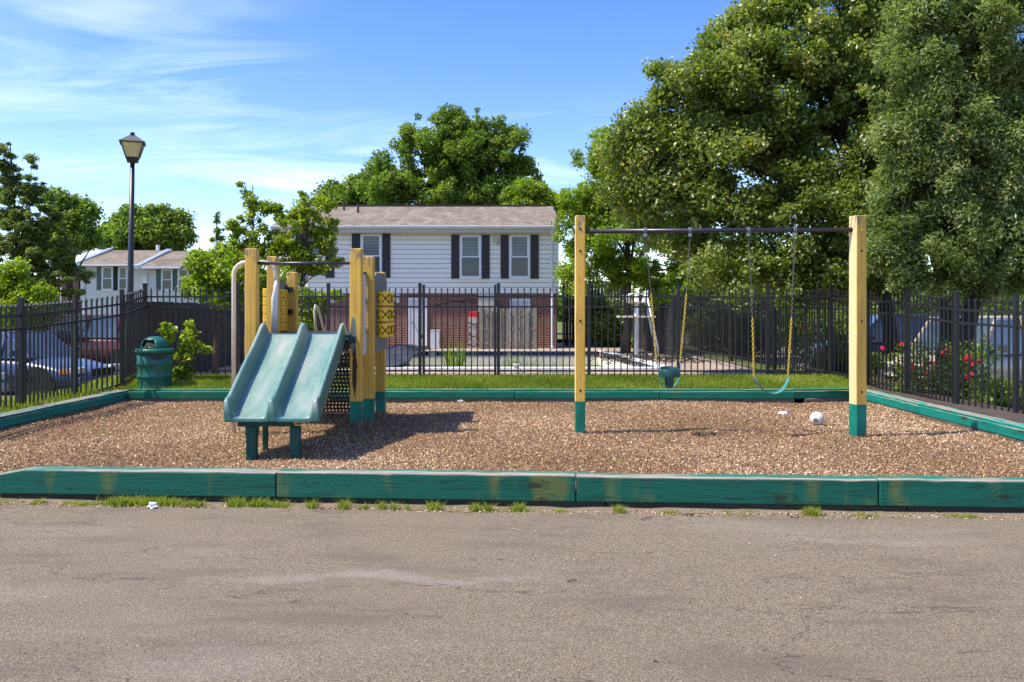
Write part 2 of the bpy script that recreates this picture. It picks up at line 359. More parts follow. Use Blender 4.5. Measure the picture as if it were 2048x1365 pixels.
for a_ in ((-.9, 5.6, 1.6, .13, .36), (-3.6, 5.3, 1.2, .3, .28), (2.9, 6.5, 1.3, .12, .22), (-1.6, 4.2, .9, .3, .2)): c = t.mix(smear(*a_), c, (.36, .32, .27))
cr1 = t.math('ABSOLUTE', t.math('SUBTRACT', t.noise(.55, 5, .55, (.35, 1.5, 1), vec=gco), .47))
c = t.mix(t.math('MULTIPLY', t.ramp(cr1, .0022, .0006), .6), c, (.05, .042, .034))
M['asphalt'] = t.done(c, .88, t.bump(fine, .95, .011, t.bump(mid, .35, .012)), spec=.25)
# wood chip bed
t = NT('wood_chip_bed'); gco = t.tc.outputs['Object']
a = t.noise(60, 5, .7, vec=gco); b_ = t.noise(1.1, 4, .6, vec=gco)
c = t.crange(a, [(.3, (.05, .03, .016)), (.5, (.17, .10, .055)), (.7, (.40, .27, .16))])
c = t.mix(t.math('MULTIPLY', t.ramp(b_, .5, .75), .3), c, (.12, .075, .05))
M['bed'] = t.done(c, .95, t.bump(a, .9, .02), spec=.15)
t = NT('wood_chip'); at = t.n('ShaderNodeAttribute', attribute_name='rnd')
c = t.crange(at.outputs['Fac'], [(0, (.022, .010, .004)), (.25, (.12, .062, .026)), (.5, (.34, .198, .100)), (.75, (.60, .40, .225)), (1, (.86, .69, .47))])
M['chip'] = t.done(c, .85, spec=.2)
t = NT('gravel_soil'); gco = t.tc.outputs['Object']
a = t.noise(70, 5, .7, vec=gco)
M['soil'] = t.done(t.mix(t.ramp(t.noise(2.5, 4, .6, vec=gco), .45, .65), t.crange(a, [(.3, (.10, .075, .05)), (.55, (.27, .21, .15)), (.75, (.48, .42, .35))]), t.crange(a, [(.3, (.08, .08, .03)), (.7, (.25, .22, .10))])), .95, t.bump(a, .9, .02), spec=.15)
t = NT('turf'); gco = t.tc.outputs['Object']
sp_ = t.n('ShaderNodeSeparateXYZ'); t.l(gco, sp_.inputs[0])
M['turf'] = t.done(t.mix(t.ramp(t.noise(1.3, 5, .6, vec=gco), .42, .66), t.crange(t.noise(40, 4, .7, vec=gco), [(.3, (.05, .085, .015)), (.7, (.13, .19, .04))]), (.20, .16, .08)), .95, t.bump(t.noise(50, 3, vec=gco), .8, .02), spec=.15)
# brick
def brickmat(name, sx, c1, c2, mortar):
    t = NT(name); ge = t.n('ShaderNodeNewGeometry'); sp = t.n('ShaderNodeSeparateXYZ'); t.l(ge.outputs['Position'], sp.inputs[0])
    cx = t.n('ShaderNodeCombineXYZ'); t.l(t.math('ADD', sp.outputs[0], sp.outputs[1]), cx.inputs[0]); t.l(sp.outputs[2], cx.inputs[1])
    br = t.n('ShaderNodeTexBrick'); t.l(cx.outputs[0], br.inputs[0]); br.inputs['Scale'].default_value = sx
    br.inputs['Brick Width'].default_value = .215; br.inputs['Row Height'].default_value = .073; br.inputs['Mortar Size'].default_value = .010; br.inputs['Mortar Smooth'].default_value = .1
    br.inputs['Color1'].default_value = (*c1, 1); br.inputs['Color2'].default_value = (*c2, 1); br.inputs['Mortar'].default_value = (*mortar, 1); br.inputs['Bias'].default_value = -.1
    c = t.mix(t.math('MULTIPLY', t.ramp(t.noise(1.4, 4, .6, vec=ge.outputs['Position']), .52, .75), .35), br.outputs[0], (.33, .28, .24))
    inv = t.math('SUBTRACT', 1.0, br.outputs['Fac'])
    return t.done(c, .85, t.bump(inv, .8, .008), spec=.2)
M['brick'] = brickmat('red_brick', 1.0, (.20, .045, .028), (.085, .028, .022), (.36, .30, .24))
# roof shingles
t = NT('brown_grey_shingles'); ge = t.n('ShaderNodeNewGeometry')
sp = t.n('ShaderNodeSeparateXYZ'); t.l(ge.outputs['Position'], sp.inputs[0]); cx = t.n('ShaderNodeCombineXYZ'); t.l(sp.outputs[0], cx.inputs[0]); t.l(sp.outputs[1], cx.inputs[1])
br = t.n('ShaderNodeTexBrick'); t.l(cx.outputs[0], br.inputs[0]); br.inputs['Scale'].default_value = 1; br.inputs['Brick Width'].default_value = .3; br.inputs['Row Height'].default_value = .14; br.inputs['Mortar Size'].default_value = .006
br.inputs['Color1'].default_value = (.24, .20, .148, 1); br.inputs['Color2'].default_value = (.15, .118, .083, 1); br.inputs['Mortar'].default_value = (.12, .10, .085, 1)
c = t.mix(t.math('MULTIPLY', t.ramp(t.noise(1.1, 5, .65, (2.2, .5, 1), vec=ge.outputs['Position']), .48, .68), .6), br.outputs[0], (.30, .26, .215))
c = t.mix(t.math('MULTIPLY', t.ramp(t.noise(.5, 4, .6, vec=ge.outputs['Position']), .5, .7), .5), c, (.085, .066, .052))
M['shingle'] = t.done(c, .9, t.bump(br.outputs['Fac'], -.6, .01), spec=.2)
# slide plastic
t = NT('faded_teal_plastic'); at = t.n('ShaderNodeAttribute', attribute_name='rnd')
base = t.crange(t.noise(3, 4, .6, (1, .4, .4)), [(.3, (.012, .085, .075)), (.7, (.028, .14, .12))])
fad = t.crange(t.noise(4.5, 6, .65, (1, .25, .25)), [(.33, (.095, .215, .18)), (.50, (.20, .295, .245)), (.70, (.35, .36, .30))])
c = t.mix(at.outputs['Fac'], base, fad)
c = t.mix(t.math('MULTIPLY', t.ramp(t.noise(50, 3, .6), .66, .72), .3), c, (.16, .11, .08))
M['slide'] = t.done(c, .33, spec=.5)
M['leaf_pear'] = leafmat('pear_leaves', [(0, (.045, .062, .010)), (.35, (.115, .16, .024)), (.7, (.20, .255, .050)), (.88, (.40, .41, .20)), (.95, (.38, .22, .07)), (1, (.26, .13, .04))], .36, .44, .5)
M['leaf_cedar'] = leafmat('cedar_sprays', [(0, (.055, .070, .014)), (.45, (.135, .19, .048)), (.75, (.25, .32, .135)), (.92, (.42, .45, .27)), (1, (.34, .25, .11))], .6, .40, .3)
M['leaf_bright'] = leafmat('bright_leaves', [(0, (.075, .13, .006)), (.5, (.17, .25, .012)), (1, (.31, .37, .03))], .45, .5)
M['leaf_yellow'] = leafmat('yellow_green_leaves', [(0, (.08, .13, .006)), (.5, (.18, .25, .014)), (1, (.34, .38, .04))], .42, .48)
M['leaf_mid'] = leafmat('green_leaves', [(0, (.055, .10, .010)), (.5, (.13, .20, .022)), (1, (.24, .31, .05))], .45, .46)
M['leaf_dark'] = leafmat('dark_leaves', [(0, (.06, .085, .014)), (.6, (.13, .185, .034)), (1, (.24, .28, .07))], .5, .4)
M['leaf_grass'] = leafmat('grass_blades', [(0, (.09, .13, .012)), (.5, (.20, .26, .025)), (.85, (.31, .35, .06)), (1, (.42, .36, .13))], .55, .4, .3)
M['petal_pink'] = leafmat('pink_petals', [(0, (.55, .02, .10)), (1, (.80, .05, .18))], .5, .3)

# ------------------------------------------------------------------ foliage tools
RNG = np.random.default_rng(11)
def unit(n):
    v = RNG.normal(size=(n, 3)); return v/np.linalg.norm(v, axis=1)[:, None]
def leaves(n, clumps, size, aspect=.62, up=.25, droop=0., jit=.35, bright=None, shell=.45, outward=.25):
    """diamond leaves folded on their midrib, spread over the clumps' volumes"""
    cl = np.array(clumps, float); w = (cl[:, 3]*cl[:, 4]+cl[:, 4]*cl[:, 5]); w /= w.sum()
    ci = RNG.choice(len(cl), n, p=w); d = unit(n); r = shell+(1-shell)*RNG.random(n)**.6
    r *= 1+RNG.normal(size=n)*.20
    c = cl[ci, :3]+d*r[:, None]*cl[ci, 3:6]
    nrm = d*outward+unit(n)*jit*1.4+np.array([0, 0, up]); nrm /= np.linalg.norm(nrm, axis=1)[:, None]
    t = unit(n)+np.array([0, 0, -droop]); t -= nrm*(t*nrm).sum(1)[:, None]; t /= np.linalg.norm(t, axis=1)[:, None]+1e-9
    b = np.cross(nrm, t); L = size*(.65+.7*RNG.random(n))[:, None]; Wd = L*aspect*.5
    base = c-t*L*.5; tip = c+t*L*.5; f = nrm*Wd*.35
    v = np.stack([base, c+b*Wd+f, tip, c-b*Wd+f], 1).reshape(-1, 3)
    i = np.arange(n)*4; fc = np.stack([np.stack([i, i+1, i+2], 1), np.stack([i, i+2, i+3], 1)], 1).reshape(-1, 3)
    cr = RNG.random(len(cl))
    a = np.clip(RNG.random(n)*.58+cr[ci]*.42, 0, 1)
    return v, fc, np.repeat(a, 4)
def clumps_in(ells, n, rc, flat=.8, shell=.55, zmin=None):
    """n small clumps spread through a union of ellipsoids (cx,cy,cz,rx,ry,rz)"""
    e = np.array(ells, float); w = e[:, 3]*e[:, 4]*e[:, 5]; w = w**.7; w /= w.sum(); out = []
    k = RNG.choice(len(e), n, p=w); d = unit(n); r = shell+(1-shell)*RNG.random(n)**.7
    c = e[k, :3]+d*r[:, None]*e[k, 3:6]
    for q in c:
        if zmin is not None and q[2] < zmin: q[2] = zmin+RNG.random()*.6
        s = rc*(.45+1.15*RNG.random()**1.5); out.append((q[0], q[1], q[2], s, s, s*flat))
    return out
def limbs(mb, base, top, targets, r0, n=14, split=.35):
    base, top = Vector(base), Vector(top)
    k = 7; pts = []; rad = []
    for i in range(k+1):
        f = i/k; p = base.lerp(top, f)+Vector((random.uniform(-1, 1), random.uniform(-1, 1), 0))*r0*.5*(f > 0); pts.append(p); rad.append(r0*(1-.75*f)*(1.25 if i == 0 else 1))
    mb.tube(pts, rad, 9)
    for _ in range(n):
        tg = Vector(random.choice(targets)[:3]); f = random.uniform(split, .95); a = base.lerp(top, f)
        m = a.lerp(tg, .5)+Vector((random.uniform(-.2, .2), random.uniform(-.2, .2), random.uniform(-.1, .4)))*(tg-a).length*.3
        rr = r0*(1-.75*f)*.55; q = []
        for j in range(7):
            s = j/6; q.append(a*(1-s)**2+m*2*s*(1-s)+tg*s*s)
        mb.tube(q, [rr*(1-.85*j/6) for j in range(7)], 5)
def tree(name, label, base, top, ells, ncl, rc, nleaf, size, mat, r0=.15, bark='bark', nl=18, group=None, cat='tree', zmin=None, asp=.62, flat=.8, shell=.45, split=.35, lf=None, up=.25, droop=.1, cshell=.55):
    root = empty(name, base, label, cat, group)
    cl = clumps_in(ells, ncl, rc, flat, cshell, zmin)
    mb = MB(); limbs(mb, base, top, cl, r0, nl, split); mb.build('trunk', M[bark], root, smooth=True, origin=base)
    v, f, a = leaves(nleaf, cl, size, asp, up, droop, shell=shell)
    npmesh('crown', v, f, M[mat], root, a, loc=tuple(np.array(ells)[:, :3].mean(0)))
    return root
def E(x, y, rx, ry, s, depth=None):      # ellipsoid measured in the photograph at scale s
    p = P(x, y, s); return (p.x, p.y, p.z, rx/s, (depth if depth else rx/s*.8), ry/s)
def blades(n, xs, ys, zf, h, w=.006, lean=.5, col=None, seg=1):
    x = xs(n); y = ys(n, x); z = zf(x, y)
    hh = h*(.5+RNG.random(n)); an = RNG.random(n)*2*np.pi; ln = lean*RNG.random(n)*hh; a2 = RNG.random(n)*2*np.pi
    b = np.stack([x, y, z], 1); dx = np.stack([np.cos(an), np.sin(an), 0*an], 1)*w*.5*(.7+.6*RNG.random(n))[:, None]
    tip = b+np.stack([np.cos(a2)*ln, np.sin(a2)*ln, hh], 1); mid = b+np.stack([np.cos(a2)*ln*.3, np.sin(a2)*ln*.3, hh*.55], 1)
    v = np.stack([b-dx, b+dx, mid+dx*.8, tip, mid-dx*.8], 1).reshape(-1, 3); i = np.arange(n)*5
    f = np.stack([np.stack([i, i+1, i+2], 1), np.stack([i, i+2, i+4], 1), np.stack([i+4, i+2, i+3], 1)], 1).reshape(-1, 3)
    return v, f, np.repeat(np.clip(RNG.random(n) if col is None else col(x, y, n), 0, 1), 5)

# ------------------------------------------------------------------ ground
BX0, BX1 = -7.05, 6.40           # inner faces of the side borders
BY1 = F/109                      # inner face of the back border
FA, FB = P(0, 938, 208.3), P(2048, 963.5, 224.6)       # front top edge of the front border
def front_y(x): return FA.y+(x-FA.x)*(FB.y-FA.y)/(FB.x-FA.x)
def smooth(a, b, x):
    t_ = np.clip((x-a)/(b-a), 0, 1); return t_*t_*(3-2*t_)
BF = F/98                        # back fence line
def ground_z(x, y):
    """terrain outside the wood chip bed: low car parks at the sides, raised lawn strip behind, pool level beyond"""
    side = np.maximum(-x-7.4, x-6.9)
    z = .20+.14*smooth(BY1, BF, y)
    z = np.where(y > BF, .34-.24*smooth(BF+.15, BF+.9, y), z)
    z = np.where(y < 9, z-.32*smooth(9.5, 7.9, y), z)
    z = z-(.30+.14*smooth(9, BF, y))*smooth(.35, 2.2, side)*np.where(y > BF, .9, 1)
    return z
xs = np.concatenate([[-400, -150, -60, -40, -30, -24, -20], np.arange(-17, -7.3, .4), np.arange(-7.3, 6.7, .5), np.arange(6.7, 16, .4), [18, 22, 27, 34, 45, 70, 160, 400]])
ys = np.concatenate([np.arange(7.6, 19.4, .3), [22, 26, 30, 34, 40, 50, 65, 90, 140, 300, 900]])
xs = np.unique(np.round(np.concatenate([xs, [BX0-.1, BX0-.11, BX1+.1, BX1+.11]]), 3)); ys = np.unique(np.round(np.concatenate([ys, [BY1+.10, BY1+.11]]), 3))
PX, PY = [-4.3, 4.2], [F/73, F/51.8]
def grid(name, xs, ys, zf, mat, skip=None, parent=None):
    X, Yg = np.meshgrid(xs, ys); Z = zf(X, Yg); nx, ny = len(xs), len(ys)
    v = np.stack([X.ravel(), Yg.ravel(), Z.ravel()], 1); i = np.arange(nx-1)[None, :]+np.arange(ny-1)[:, None]*nx
    q = np.stack([i, i+1, i+nx+1, i+nx], -1).reshape(-1, 4)
    if skip is not None:
        cx = (v[q[:, 0]]+v[q[:, 2]])/2; q = q[~skip(cx[:, 0], cx[:, 1])]
    return npmesh(name, v, q, mat, parent, nper=4, smooth=True)
tag(grid('ground', xs, ys, ground_z, M['turf'],
    lambda x, y: ((x > BX0-.1) & (x < BX1+.1) & (y < BY1+.1)) | ((x > -9) & (x < 6.6) & (y > BF+.3) & (y < 45))), kind='structure')
M['mulchbed'] = simple('dark_leaf_mould', (.06, .042, .028), .95, .5, 9, bump=.8, bscale=30, dirt=(.13, .09, .055))
tag(grid('planting_bed', np.arange(6.64, 9.9, .25), np.arange(7.3, BF+.3, .3), lambda x, y: ground_z(x, y)+.03, M['mulchbed']), kind='structure')
far = MB(); far.add([(-1500, -300, -.42), (1500, -300, -.42), (1500, 2500, -.42), (-1500, 2500, -.42)], [(0, 1, 2, 3)]); tag(far.build('far_ground', M['turf']), kind='structure')
# asphalt of the court in front
ax = np.arange(-16, 16.1, .8); ay = np.concatenate([[-14, -8, -3], np.arange(0, 7.01, .35)])
def asph_edge(x): return front_y(x)-.24+.03*np.sin(x*2.1)+.02*np.sin(x*5.3+1)
def asph(x, y): return -.118+.006*np.sin(x*.9)*np.sin(y*.7)
v_ = []; f_ = []
for j, yy in enumerate(ay):
    for i, xx in enumerate(np.arange(-16, 16.1, .25)):
        e = asph_edge(xx); y2 = yy if yy < 6 else 6+(yy-6)*(e-6); v_.append((xx, y2, asph(xx, y2)))
nx = len(np.arange(-16, 16.1, .25)); f_ = [(j*nx+i, j*nx+i+1, (j+1)*nx+i+1, (j+1)*nx+i) for j in range(len(ay)-1) for i in range(nx-1)]
tag(npmesh('asphalt_court', v_, f_, M['asphalt'], nper=4, smooth=True), kind='structure')
tag(grid('soil_strip', np.arange(-16, 16.1, .25), np.linspace(6.6, 8.4, 10), lambda x, y: -.135+.05*smooth(0, .3, y-front_y(x)+.1)+.008*np.sin(x*9)*np.sin(y*11), M['soil']), kind='structure')
# parking surfaces
pk = MB(); pk.add([(-60, 4, -.245), (-9.6, 4, -.245), (-9.6, 45, -.245), (-60, 45, -.245)], [(0, 1, 2, 3)]); pk.build('x', M['asphalt']).name = 'parking_lot'
tag(bpy.data.objects['parking_lot'], kind='structure')
pk = MB(); pk.add([(9.8, 8, -.245), (60, 8, -.245), (60, 60, -.245), (9.8, 60, -.245)], [(0, 1, 2, 3)]); o = pk.build('parking_lot', M['asphalt']); tag(o, kind='structure')
# wood chip bed
bxs = np.arange(BX0-.1, BX1+.11, .1); bys = np.arange(7.3, BY1+.1, .1)
def bed_z(x, y): return .010*np.sin(x*1.7+y*.6)+.012*np.sin(y*2.3-x*.8)+.007*np.sin(x*6.1+1)*np.sin(y*5.3)+.02*smooth(.6, 0, BX1-x)+.02*smooth(.5, 0, x-BX0)
tag(grid('wood_chip_bed', bxs, bys, bed_z, M['bed'], lambda x, y: y < front_y(x)+.06), kind='structure')
def chips(n, name, area, zf, size=(.02, .055), bright=0):
    x = BX0+RNG.random(n)*(BX1-BX0); y = 7.4+(BY1-7.4)*RNG.random(n)**1.25
    ok = y > front_y(x)+.19; x, y = x[ok], y[ok]; n = len(x)
    L = size[0]+(size[1]-size[0])*RNG.random(n)**1.8; Wd = L*(.18+.3*RNG.random(n)); an = RNG.random(n)*2*np.pi
    t_ = np.stack([np.cos(an), np.sin(an), RNG.normal(size=n)*.5], 1); s_ = np.stack([-np.sin(an), np.cos(an), RNG.normal(size=n)*.5], 1)
    c = np.stack([x, y, zf(x, y)+.006+.012*RNG.random(n)], 1)
    tt = t_*L[:, None]/2; ss = s_*Wd[:, None]/2; up = np.array([0, 0, 1])*L[:, None]*.08
    v = np.stack([c-tt-ss, c+tt-ss*.5, c+tt*.9+ss, c-tt*.8+ss+up], 1).reshape(-1, 3); i = np.arange(n)*4
    f = np.stack([np.stack([i, i+1, i+2], 1), np.stack([i, i+2, i+3], 1)], 1).reshape(-1, 3)
    a = np.clip(RNG.normal(.55, .22, n)-.12*np.sin(x*1.3+1)*np.sin(y*.9)+.10*smooth(2.2, 0, BX1-x), 0, 1)
    return npmesh(name, v, f, M['chip'], None, np.repeat(a, 4))
tag(chips(430000, 'wood_chips', None, bed_z, (.007, .027)), 'loose brown wood chips covering the play area floor', kind='stuff')

# ------------------------------------------------------------------ timber borders
def timber(p0, p1, zb, zt, w, mat, parent, name='timber', ch0=0, tilt=0, bev=.012):
    """squared timber from p0 to p1 (plan, near side line); w goes to the left of the direction"""
    p0, p1 = Vector((p0[0], p0[1])), Vector((p1[0], p1[1])); d = p1-p0; L = d.length; a = math.atan2(d.y, d.x)
    bm = bmesh.new(); N = max(2, int(L/.25)); h = zt-zb
    rings = []
    for i in range(N+1):
        x = -L/2+L*i/N; x = min(max(x, -L/2+.004), L/2-.004); k = random.uniform(-.003, .003); k2 = random.uniform(-.004, .004); zt_ = h/2
        if ch0 and i == 0: zt_ = h/2-ch0
        rings.append([bm.verts.new((x, -w/2+k, -h/2)), bm.verts.new((x, w/2+k, -h/2)), bm.verts.new((x, w/2+k, zt_+k2)), bm.verts.new((x, -w/2+k, zt_+k2))])
    for i in range(N):
        for j in range(4): bm.faces.new((rings[i][j], rings[i][(j+1) % 4], rings[i+1][(j+1) % 4], rings[i+1][j]))
    bm.faces.new(rings[0]); bm.faces.new(list(reversed(rings[-1]))); bmesh.ops.recalc_face_normals(bm, faces=bm.faces)
    me = bpy.data.meshes.new(name); bm.to_mesh(me); bm.free()
    m = (p0+p1)/2; nrm = Vector((-math.sin(a), math.cos(a)))
    o = link(name, me, M[mat], parent, (m.x+nrm.x*w/2, m.y+nrm.y*w/2, (zb+zt)/2), (0, tilt, a))
    b = o.modifiers.new('b', 'BEVEL'); b.width = bev; b.segments = 2; b.limit_method = 'ANGLE'; b.angle_limit = R(50)
    return o
fb = empty('front_timber_border', (0, front_y(0), -.08), 'long low green timber edging between the asphalt and the wood chips, nearest the viewer', 'timber edging')
def fpt(px_):   # a point on the front line under image column px_
    k = (px_-1024)/F; x = 0
    for _ in range(20): x = k*front_y(x)
    return (x, front_y(x))
cuts = [-8, 552, 1152, 1758, 2420]
for i in range(4):
    timber(fpt(cuts[i]), fpt(cuts[i+1]), -.068, .168+(.006 if i % 2 else 0), .20, 'timber', fb, ch0=.05 if i == 0 else 0)
    a, b = fpt(cuts[i]+(60 if i else 0)), fpt(cuts[i+1]+60)
    timber((a[0], a[1]+.035), (b[0], b[1]+.035), -.20, -.071, .16, 'timber_dark', fb, 'base_timber')
bb = empty('back_timber_border', (0, BY1, 0), 'green timber edging along the far side of the play area, below the grass strip', 'timber edging')
segs = [252, 505, 760, 1030, 1320, 1590]; xb = [(q-1024)/109 for q in segs]; xb[0] = BX0
for i in range(5):
    timber((xb[i], BY1), (xb[i+1], BY1), .067, .200, .15, 'timber_back', bb)
    timber((xb[i]-(.5 if i else 0), BY1+.035), (xb[min(i+1, 5)]-.5*(i < 4), BY1+.035), .197-.002, .232, .15, 'timber_back', bb, 'cap_board', bev=.006)
    timber((xb[i]+.2*(i > 0), BY1+.012), (xb[i+1]+.2*(i < 4), BY1+.012), -.06, .064, .14, 'timber_raw', bb, 'base_timber')
timber((xb[5], BY1), (BX1+.15, BY1+.22), .067, .205, .15, 'timber_back', bb); timber((xb[5], BY1+.035), (BX1+.15, BY1+.255), .203, .238, .15, 'timber_back', bb, 'cap_board', bev=.006)
timber((xb[5]+.2, BY1+.02), (BX1+.1, BY1+.235), -.06, .064, .14, 'timber_raw', bb, 'base_timber')
lb = empty('left_timber_border', (BX0, 12, 0), 'green timber edging running back along the left side of the wood chips', 'timber edging')
for a, b in ((BY1+.15, 12.6), (12.6, 10.1), (10.1, 8.9)):
    timber((BX0, b), (BX0, a), .06, .19, .16, 'timber_side', lb); timber((BX0-.02, b), (BX0-.02, a), .187, .222, .24, 'timber_side', lb, 'cap_board', bev=.006)
    timber((BX0-.01, b), (BX0-.01, a), -.06, .057, .14, 'timber_raw', lb, 'base_timber')
timber((-5.16, 8.02), (BX0, 8.9), .0, .16, .16, 'timber_side', lb)
rb = empty('right_timber_border', (BX1, 12, 0), 'bright turquoise timber edging on a pale base timber, right side of the play area', 'timber edging')
for a, b in ((BY1+.22, 13.0), (13.0, 10.9), (10.9, 8.6), (8.6, 7.2)):
    timber((BX1, a), (BX1, b), .06, .19, .16, 'timber_side', rb); timber((BX1+.02, a), (BX1+.02, b), .187, .222, .25, 'timber_side', rb, 'cap_board', bev=.006)
    timber((BX1+.01, a-.4), (BX1+.01, b-.4), -.06, .057, .14, 'timber_raw', rb, 'base_timber')

# ------------------------------------------------------------------ iron fences
def picket_mesh(h, w=.022):
    m = MB(); m.box((0, 0, h/2), (w, w, h)); z = h; a = w*.5; b = w*.95
    m.add([(-a, -a, z), (a, -a, z), (a, a, z), (-a, a, z), (-b, -b, z+.012), (b, -b, z+.012), (b, b, z+.012), (-b, b, z+.012), (0, 0, z+.06)],
          [(0, 1, 5, 4), (1, 2, 6, 5), (2, 3, 7, 6), (3, 0, 4, 7), (4, 5, 8), (5, 6, 8), (6, 7, 8), (7, 4, 8)])
    me = bpy.data.meshes.new('picket'); me.from_pydata(m.v, [], m.f); me.materials.append(M['fence']); return me
PICK = picket_mesh(1.745); PICKL = picket_mesh(1.745, .025)
def post_mesh(w, h):
    m = MB(); m.box((0, 0, h/2), (w, w, h)); m.box((0, 0, h+.008), (w+.012, w+.012, .016)); m.box((0, 0, h+.022), (w-.01, w-.01, .012))
    me = bpy.data.meshes.new('post'); me.from_pydata(m.v, [], m.f); me.materials.append(M['fence']); return me
def fence(pts, label, pw=.065, gap=.1285, pick=PICK, gates=(), name='iron_fence', pskip=()):
    mid = Vector(pts[len(pts)//2]); root = empty(name, (mid.x, mid.y, mid.z-.15), label, 'fence')
    pm = post_mesh(pw, 1.92)
    for i, p in enumerate(pts):
        if i in pskip: continue
        q = pts[min(i+1, len(pts)-1)] if i < len(pts)-1 else pts[i-1]
        link('post', pm, None, root, (p[0], p[1], p[2]-.16), (0, 0, math.atan2(q[1]-p[1], q[0]-p[0])))
    for i in range(len(pts)-1):
        if i in gates: continue
        a, b = Vector(pts[i]), Vector(pts[i+1]); d = b-a; L = Vector((d.x, d.y)).length; an = math.atan2(d.y, d.x)
        for dz, hh in ((0, .035), (1.305, .035), (1.51, .035)):
            m = MB(); c = (a+b)/2+Vector((0, 0, dz)); m.box(c, (d.length-pw*.98, .034, hh), rz=an, ry=-math.atan2(d.z, L)); m.build('rail', M['fence'], root)
        n = max(1, round(L/gap))
        for k in range(1, n):
            p = a.lerp(b, k/n); link('picket', pick, None, root, (p.x, p.y, p.z-.105), (0, 0, an))
    return root
zr = .455
back_pts = [(-7.49, BF, zr)]+[((q-1024)/98, BF, z) for q, z in ((475, zr), (657, zr), (840, zr), (997, zr), (1178, zr), (1357, .45), (1535, .44), (1662, .43))]
fence(back_pts, 'black iron picket fence straight across behind the play area, with the gate in it', gates=(3,))
fence([(-7.6, F/158, .05), (-7.55, F/130, .10), (-7.63, F/114.5, .18), (-7.36, F/106, .30), (-7.49, BF, zr)], 'black iron fence with thick posts in front of the parked cars on the left', .068, pick=PICKL, pskip=(4,), gap=.126)
fence([(6.51, BF, .43), (6.78, F/105, .36), (6.92, F/114, .30), (6.95, F/128, .19), (7.2, F/140, .15), (7.45, F/158, .12)], 'black iron fence on the right, with rose bushes growing behind it', .060, pskip=(0,), gap=.122)
fence([(6.51, BF, .43), (6.25, F/84, .44), (6.02, F/73, .44), (5.8, F/65, .43), (5.6, F/58, .42)], 'black iron fence running away from the back corner beside the pool', pskip=(0,), gap=.125)
# gate
ga, gb = (847.5-1024)/98, (990.5-1024)/98
gate = empty('gate', (ga, BF, .34), 'black iron gate leaf between two posts in the middle of the back fence', 'gate')
for x in (ga, gb):
    m = MB(); m.box((x, BF, .35+.93), (.05, .05, 1.86)); m.build('stile', M['fence'], gate)
for dz in (0, 1.305, 1.51):
    m = MB(); m.span((ga+.026, BF-.017, zr+dz-.018), (gb-.026, BF+.017, zr+dz+.018)); m.build('rail', M['fence'], gate)
for k in range(1, 12):
    link('picket', PICK, None, gate, (ga+(gb-ga)*k/12, BF, zr-.105))
m = MB(); m.box((ga-.03, BF-.03, 1.16+.0), (.12, .03, .05)); m.box((ga, BF-.045, 1.16), (.05, .03, .10)); m.build('latch', M['fence'], gate)
for z in (.6, 1.7):
    m = MB(); m.tube([(gb+.032, BF-.02, z-.05), (gb+.032, BF-.02, z+.05)], .014, 8); m.build('hinge', M['steel'], gate)
# black board fences round the pool
def board_fence(p0, p1, z, h, label, bw=.14, mat='blackboard', name='board_fence', shadow=False, cat='fence'):
    p0, p1 = Vector(p0), Vector(p1); d = p1-p0; L = d.length; an = math.atan2(d.y, d.x); u_ = d.normalized(); nv = Vector((-u_.y, u_.x))
    root = empty(name, (*((p0+p1)/2), z), label, cat)
    me = bpy.data.meshes.new('board'); m = MB(); m.box((0, 0, h/2), (bw-.012, .02, h)); me.from_pydata(m.v, [], m.f); me.materials.append(M[mat])
    n = int(L/bw)
    for k in range(n):
        p = p0+u_*(k+.5)*L/n; off = nv*(.04 if (shadow and k % 2) else 0)
        link('board', me, None, root, (p.x+off.x, p.y+off.y, z+random.uniform(-.012, .012)), (random.uniform(-.006, .006), 0, an))
    for zz_ in (.25, h*.5, h-.25):
        m = MB(); c = (p0+p1)/2+nv*.022; m.box((c.x, c.y, z+zz_), (L, .022, .08), rz=an); m.build('rail', M[mat], root)
    return root
board_fence((-8.3, 17.6), (-7.6, 33.5), .08, 1.80, 'black wooden board fence along the left side of the empty pool')
board_fence((5.6, F/58), (4.9, 36.5), .08, 1.85, 'black wooden board fence behind the lifeguard chair')
board_fence((2.25, 37.0), (4.9, 36.5), .08, 2.9, 'tall shaded black board fence at the right end of the house')

# ------------------------------------------------------------------ pool
dk = MB()
DZ = .10
def dq(a, b, c, d, z=DZ): dk.add([(*a, z), (*b, z), (*c, z), (*d, z)], [(0, 1, 2, 3)])
NL, NR, FR, FL = (-4.3, F/73), (4.15, F/73), (3.35, F/51.8), (-4.3, F/51.8)
dq((-9, BF+.3), (6.6, BF+.3), NR, NL); dq(NR, (6.6, BF+.3), (6.6, 45), FR); dq(FL, FR, (6.6, 45), (-9, 45)); dq((-9, BF+.3), NL, FL, (-9, 45))
tag(dk.build('pool_deck', M['deck']), kind='structure')
pool = empty('swimming_pool', (0, 27, DZ-1.3), 'drained rectangular swimming pool with navy waterline tiles and weeds inside', 'swimming pool')
corners = [Vector(NL), Vector(NR), Vector(FR), Vector(FL)]
m = MB()
zb_ = -1.1
for i in range(4):
    a, b = corners[i], corners[(i+1) % 4]; m.add([(a.x, a.y, -.08), (b.x, b.y, -.08), (b.x, b.y, zb_), (a.x, a.y, zb_)], [(0, 1, 2, 3)])
m.add([(*c_, zb_) for c_ in corners], [(0, 1, 2, 3)]); m.build('basin', M['plaster'], pool)
cen = sum(corners, Vector((0, 0)))/4
